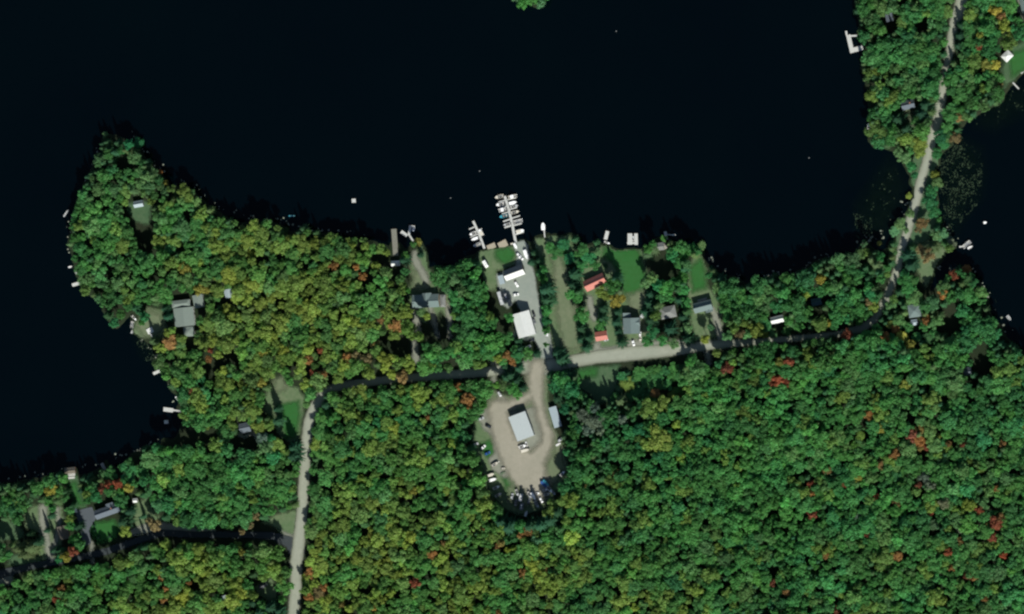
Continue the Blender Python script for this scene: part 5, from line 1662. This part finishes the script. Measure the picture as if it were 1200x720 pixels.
# the closed woodland beyond the single trees: one mass each of broadleaf trees and conifers
def woodland(name, label, cat, lst, crowns, trunk):
    if not lst:
        return
    n = len(lst)
    pos, scl, col, rot, pick = [], [], [], [], []
    for tr in lst:
        wx, wy, z, rm, h, c = tree_world(tr)
        pos.append((wx, wy, z)); scl.append((rm, rm * NR.uniform(.88, 1.1), h)); col.append((*c, 1))
        rot.append(NR.uniform(0, 6.28)); pick.append(int(NR.integers(0, len(crowns))))
    me = bpy.data.meshes.new(name)
    me.vertices.add(n)
    me.vertices.foreach_set('co', np.array(pos, np.float32).ravel())
    a = me.attributes.new('scl', 'FLOAT_VECTOR', 'POINT'); a.data.foreach_set('vector', np.array(scl, np.float32).ravel())
    a = me.attributes.new('tcol', 'FLOAT_COLOR', 'POINT'); a.data.foreach_set('color', np.array(col, np.float32).ravel())
    a = me.attributes.new('turn', 'FLOAT', 'POINT'); a.data.foreach_set('value', np.array(rot, np.float32))
    a = me.attributes.new('pick', 'INT', 'POINT'); a.data.foreach_set('value', np.array(pick, np.int32))
    o = bpy.data.objects.new(name, me)
    COL.objects.link(o)
    tag(o, label, cat, kind='stuff')
    ng_ = bpy.data.node_groups.new(name, 'GeometryNodeTree')
    ng_.interface.new_socket('Geometry', in_out='INPUT', socket_type='NodeSocketGeometry')
    ng_.interface.new_socket('Geometry', in_out='OUTPUT', socket_type='NodeSocketGeometry')
    N, K = ng_.nodes, ng_.links
    gi, go = N.new('NodeGroupInput'), N.new('NodeGroupOutput')

    def attr(nm_, ty):
        q = N.new('GeometryNodeInputNamedAttribute')
        q.data_type = ty
        q.inputs['Name'].default_value = nm_
        return q.outputs['Attribute']
    cx = N.new('ShaderNodeCombineXYZ')
    K.new(attr('turn', 'FLOAT'), cx.inputs['Z'])
    jj = N.new('GeometryNodeJoinGeometry')
    for cm in crowns:
        src = next(ob for ob in bpy.data.objects if ob.data is cm)
        oi = N.new('GeometryNodeObjectInfo')
        oi.inputs['Object'].default_value = src
        oi.inputs['As Instance'].default_value = True
        K.new(oi.outputs['Geometry'], jj.inputs[0])
    outj = N.new('GeometryNodeJoinGeometry')
    i1 = N.new('GeometryNodeInstanceOnPoints')
    K.new(gi.outputs[0], i1.inputs['Points'])
    K.new(jj.outputs[0], i1.inputs['Instance'])
    i1.inputs['Pick Instance'].default_value = True
    K.new(attr('pick', 'INT'), i1.inputs['Instance Index'])
    K.new(cx.outputs[0], i1.inputs['Rotation'])
    K.new(attr('scl', 'FLOAT_VECTOR'), i1.inputs['Scale'])
    sm = N.new('GeometryNodeSetMaterial')
    sm.inputs['Material'].default_value = LEAF_INS
    K.new(i1.outputs[0], sm.inputs[0])
    K.new(sm.outputs[0], outj.inputs[0])
    i2 = N.new('GeometryNodeInstanceOnPoints')
    oi = N.new('GeometryNodeObjectInfo')
    oi.inputs['Object'].default_value = next(ob for ob in bpy.data.objects if ob.data is trunk)
    K.new(gi.outputs[0], i2.inputs['Points'])
    K.new(oi.outputs['Geometry'], i2.inputs['Instance'])
    K.new(cx.outputs[0], i2.inputs['Rotation'])
    K.new(attr('scl', 'FLOAT_VECTOR'), i2.inputs['Scale'])
    K.new(i2.outputs[0], outj.inputs[0])
    K.new(outj.outputs[0], go.inputs[0])
    md = o.modifiers.new('woodland', 'NODES')
    md.node_group = ng_


woodland('woodland', 'closed green and olive broadleaf forest canopy filling the land between the picked out trees', 'woodland', mass['b'] + mass['a'], BC, TB)
woodland('conifer_woodland', 'scattered dark conifers mixed through the closed forest canopy', 'conifer woodland', mass['c'], CC, TC)

# ------------------------------------------------------------------ lily pads and reeds in the shallows
def lilies():
    F = Foliage(5)
    g = F.g
    regs = [([(1100,168),(1125,160),(1150,175),(1152,205),(1150,230),(1145,240),(1125,262),(1120,275),(1106,268),(1102,240),(1101,205)], 1300),
            ([(1018,215),(1040,190),(1055,200),(1060,225),(1045,255),(1030,262),(1015,240)], 70),
            ([(1165,110),(1200,92),(1200,130),(1160,150),(1140,148)], 120),
            ([(165,396),(182,412),(180,425),(172,424),(160,402)], 200), ([(1000,250),(1022,255),(1022,282),(1004,280)], 160),
            ([(1150,330),(1166,350),(1175,365),(1168,355)], 40)]
    for poly, n in regs:
        a = np.array(poly)
        P = g.uniform(a.min(0), a.max(0), (n * 2, 2))
        P = P[sd_poly(P, poly) > 0]
        dn = vnoise(P[:, 0] / 7, P[:, 1] / 7, 9)
        P = P[dn + g.normal(0, .35, len(P)) > -.05][:n]
        for px, py in P:
            x, y = U(px, py, .03)
            r = g.uniform(.14, .42)
            o = len(F.v); lv = g.random()
            for k in range(7):
                q = .3 + k * 5.9 / 6
                F.v.append(np.array((x + r * math.cos(q), y + r * math.sin(q), .03 + g.uniform(0, .015)))); F.a.append(lv)
            F.v.append(np.array((x, y, .03))); F.a.append(lv)
            F.f.append(tuple(o + k for k in range(8)))
    me = F.mesh('lily_pads', 1, 1)
    mt, t, b = new_mat('lily_leaf')
    at = t.nodes.new('ShaderNodeAttribute'); at.attribute_name = 'leafvar'
    t.links.new(mixrgb(t, at.outputs['Fac'], (0.010, 0.024, 0.012), (0.050, 0.075, 0.042)), b.inputs['Base Color'])
    b.inputs['Roughness'].default_value = .8
    b.inputs['Specular IOR Level'].default_value = .1
    me.materials.append(mt)
    o = bpy.data.objects.new('lily_pads', me)
    COL.objects.link(o)
    tag(o, 'mats of small lily pads floating in the shallows beside the causeway', 'lily pads', kind='stuff')


lilies()


def stones():
    g = np.random.default_rng(8)
    mb = MB()
    lines = [([(150,158),(185,196),(225,222),(262,250),(300,258),(335,264),(372,272),(420,278)], 70, 7), ([(826,300),(850,322),(885,330),(930,320),(975,300)], 40, 6),
             ([(1000,292),(1020,284),(1045,270),(1062,235)], 30, 7), ([(0,566),(60,556),(120,545),(185,520)], 40, 5), ([(84,300),(80,270),(95,222),(118,172)], 30, 4),
             ([(168,398),(184,420),(200,455),(212,490)], 22, 4), ([(1098,316),(1140,318),(1165,360),(1195,410)], 30, 6), ([(1100,250),(1120,288)], 10, 4)]
    for ln, n, sp in lines:
        for _ in range(n):
            k = g.integers(0, len(ln) - 1); u = g.random()
            px = ln[k][0] * (1 - u) + ln[k + 1][0] * u + g.normal(0, sp * .6); py = ln[k][1] * (1 - u) + ln[k + 1][1] * u - abs(g.normal(0, sp * .5))
            x, y = U(px, py, .1)
            r = g.uniform(.25, .8)
            mb.add([(x + p[0] * r * g.uniform(.8, 1.2), y + p[1] * r * g.uniform(.8, 1.2), .1 + p[2] * r * .5) for p in IV], [tuple(f) for f in IF])
    tag(mb.build('shore_stones', M('lichen_stone', (0.19, 0.21, 0.16), .9, .3, 1.5), None), 'scattered pale grey stones breaking the water along the wooded shores', 'stones', kind='stuff')


stones()

S.cycles.filter_width = 2.3
S.cycles.max_bounces = 6
S.cycles.transparent_max_bounces = 8
S.cycles.use_denoising = True
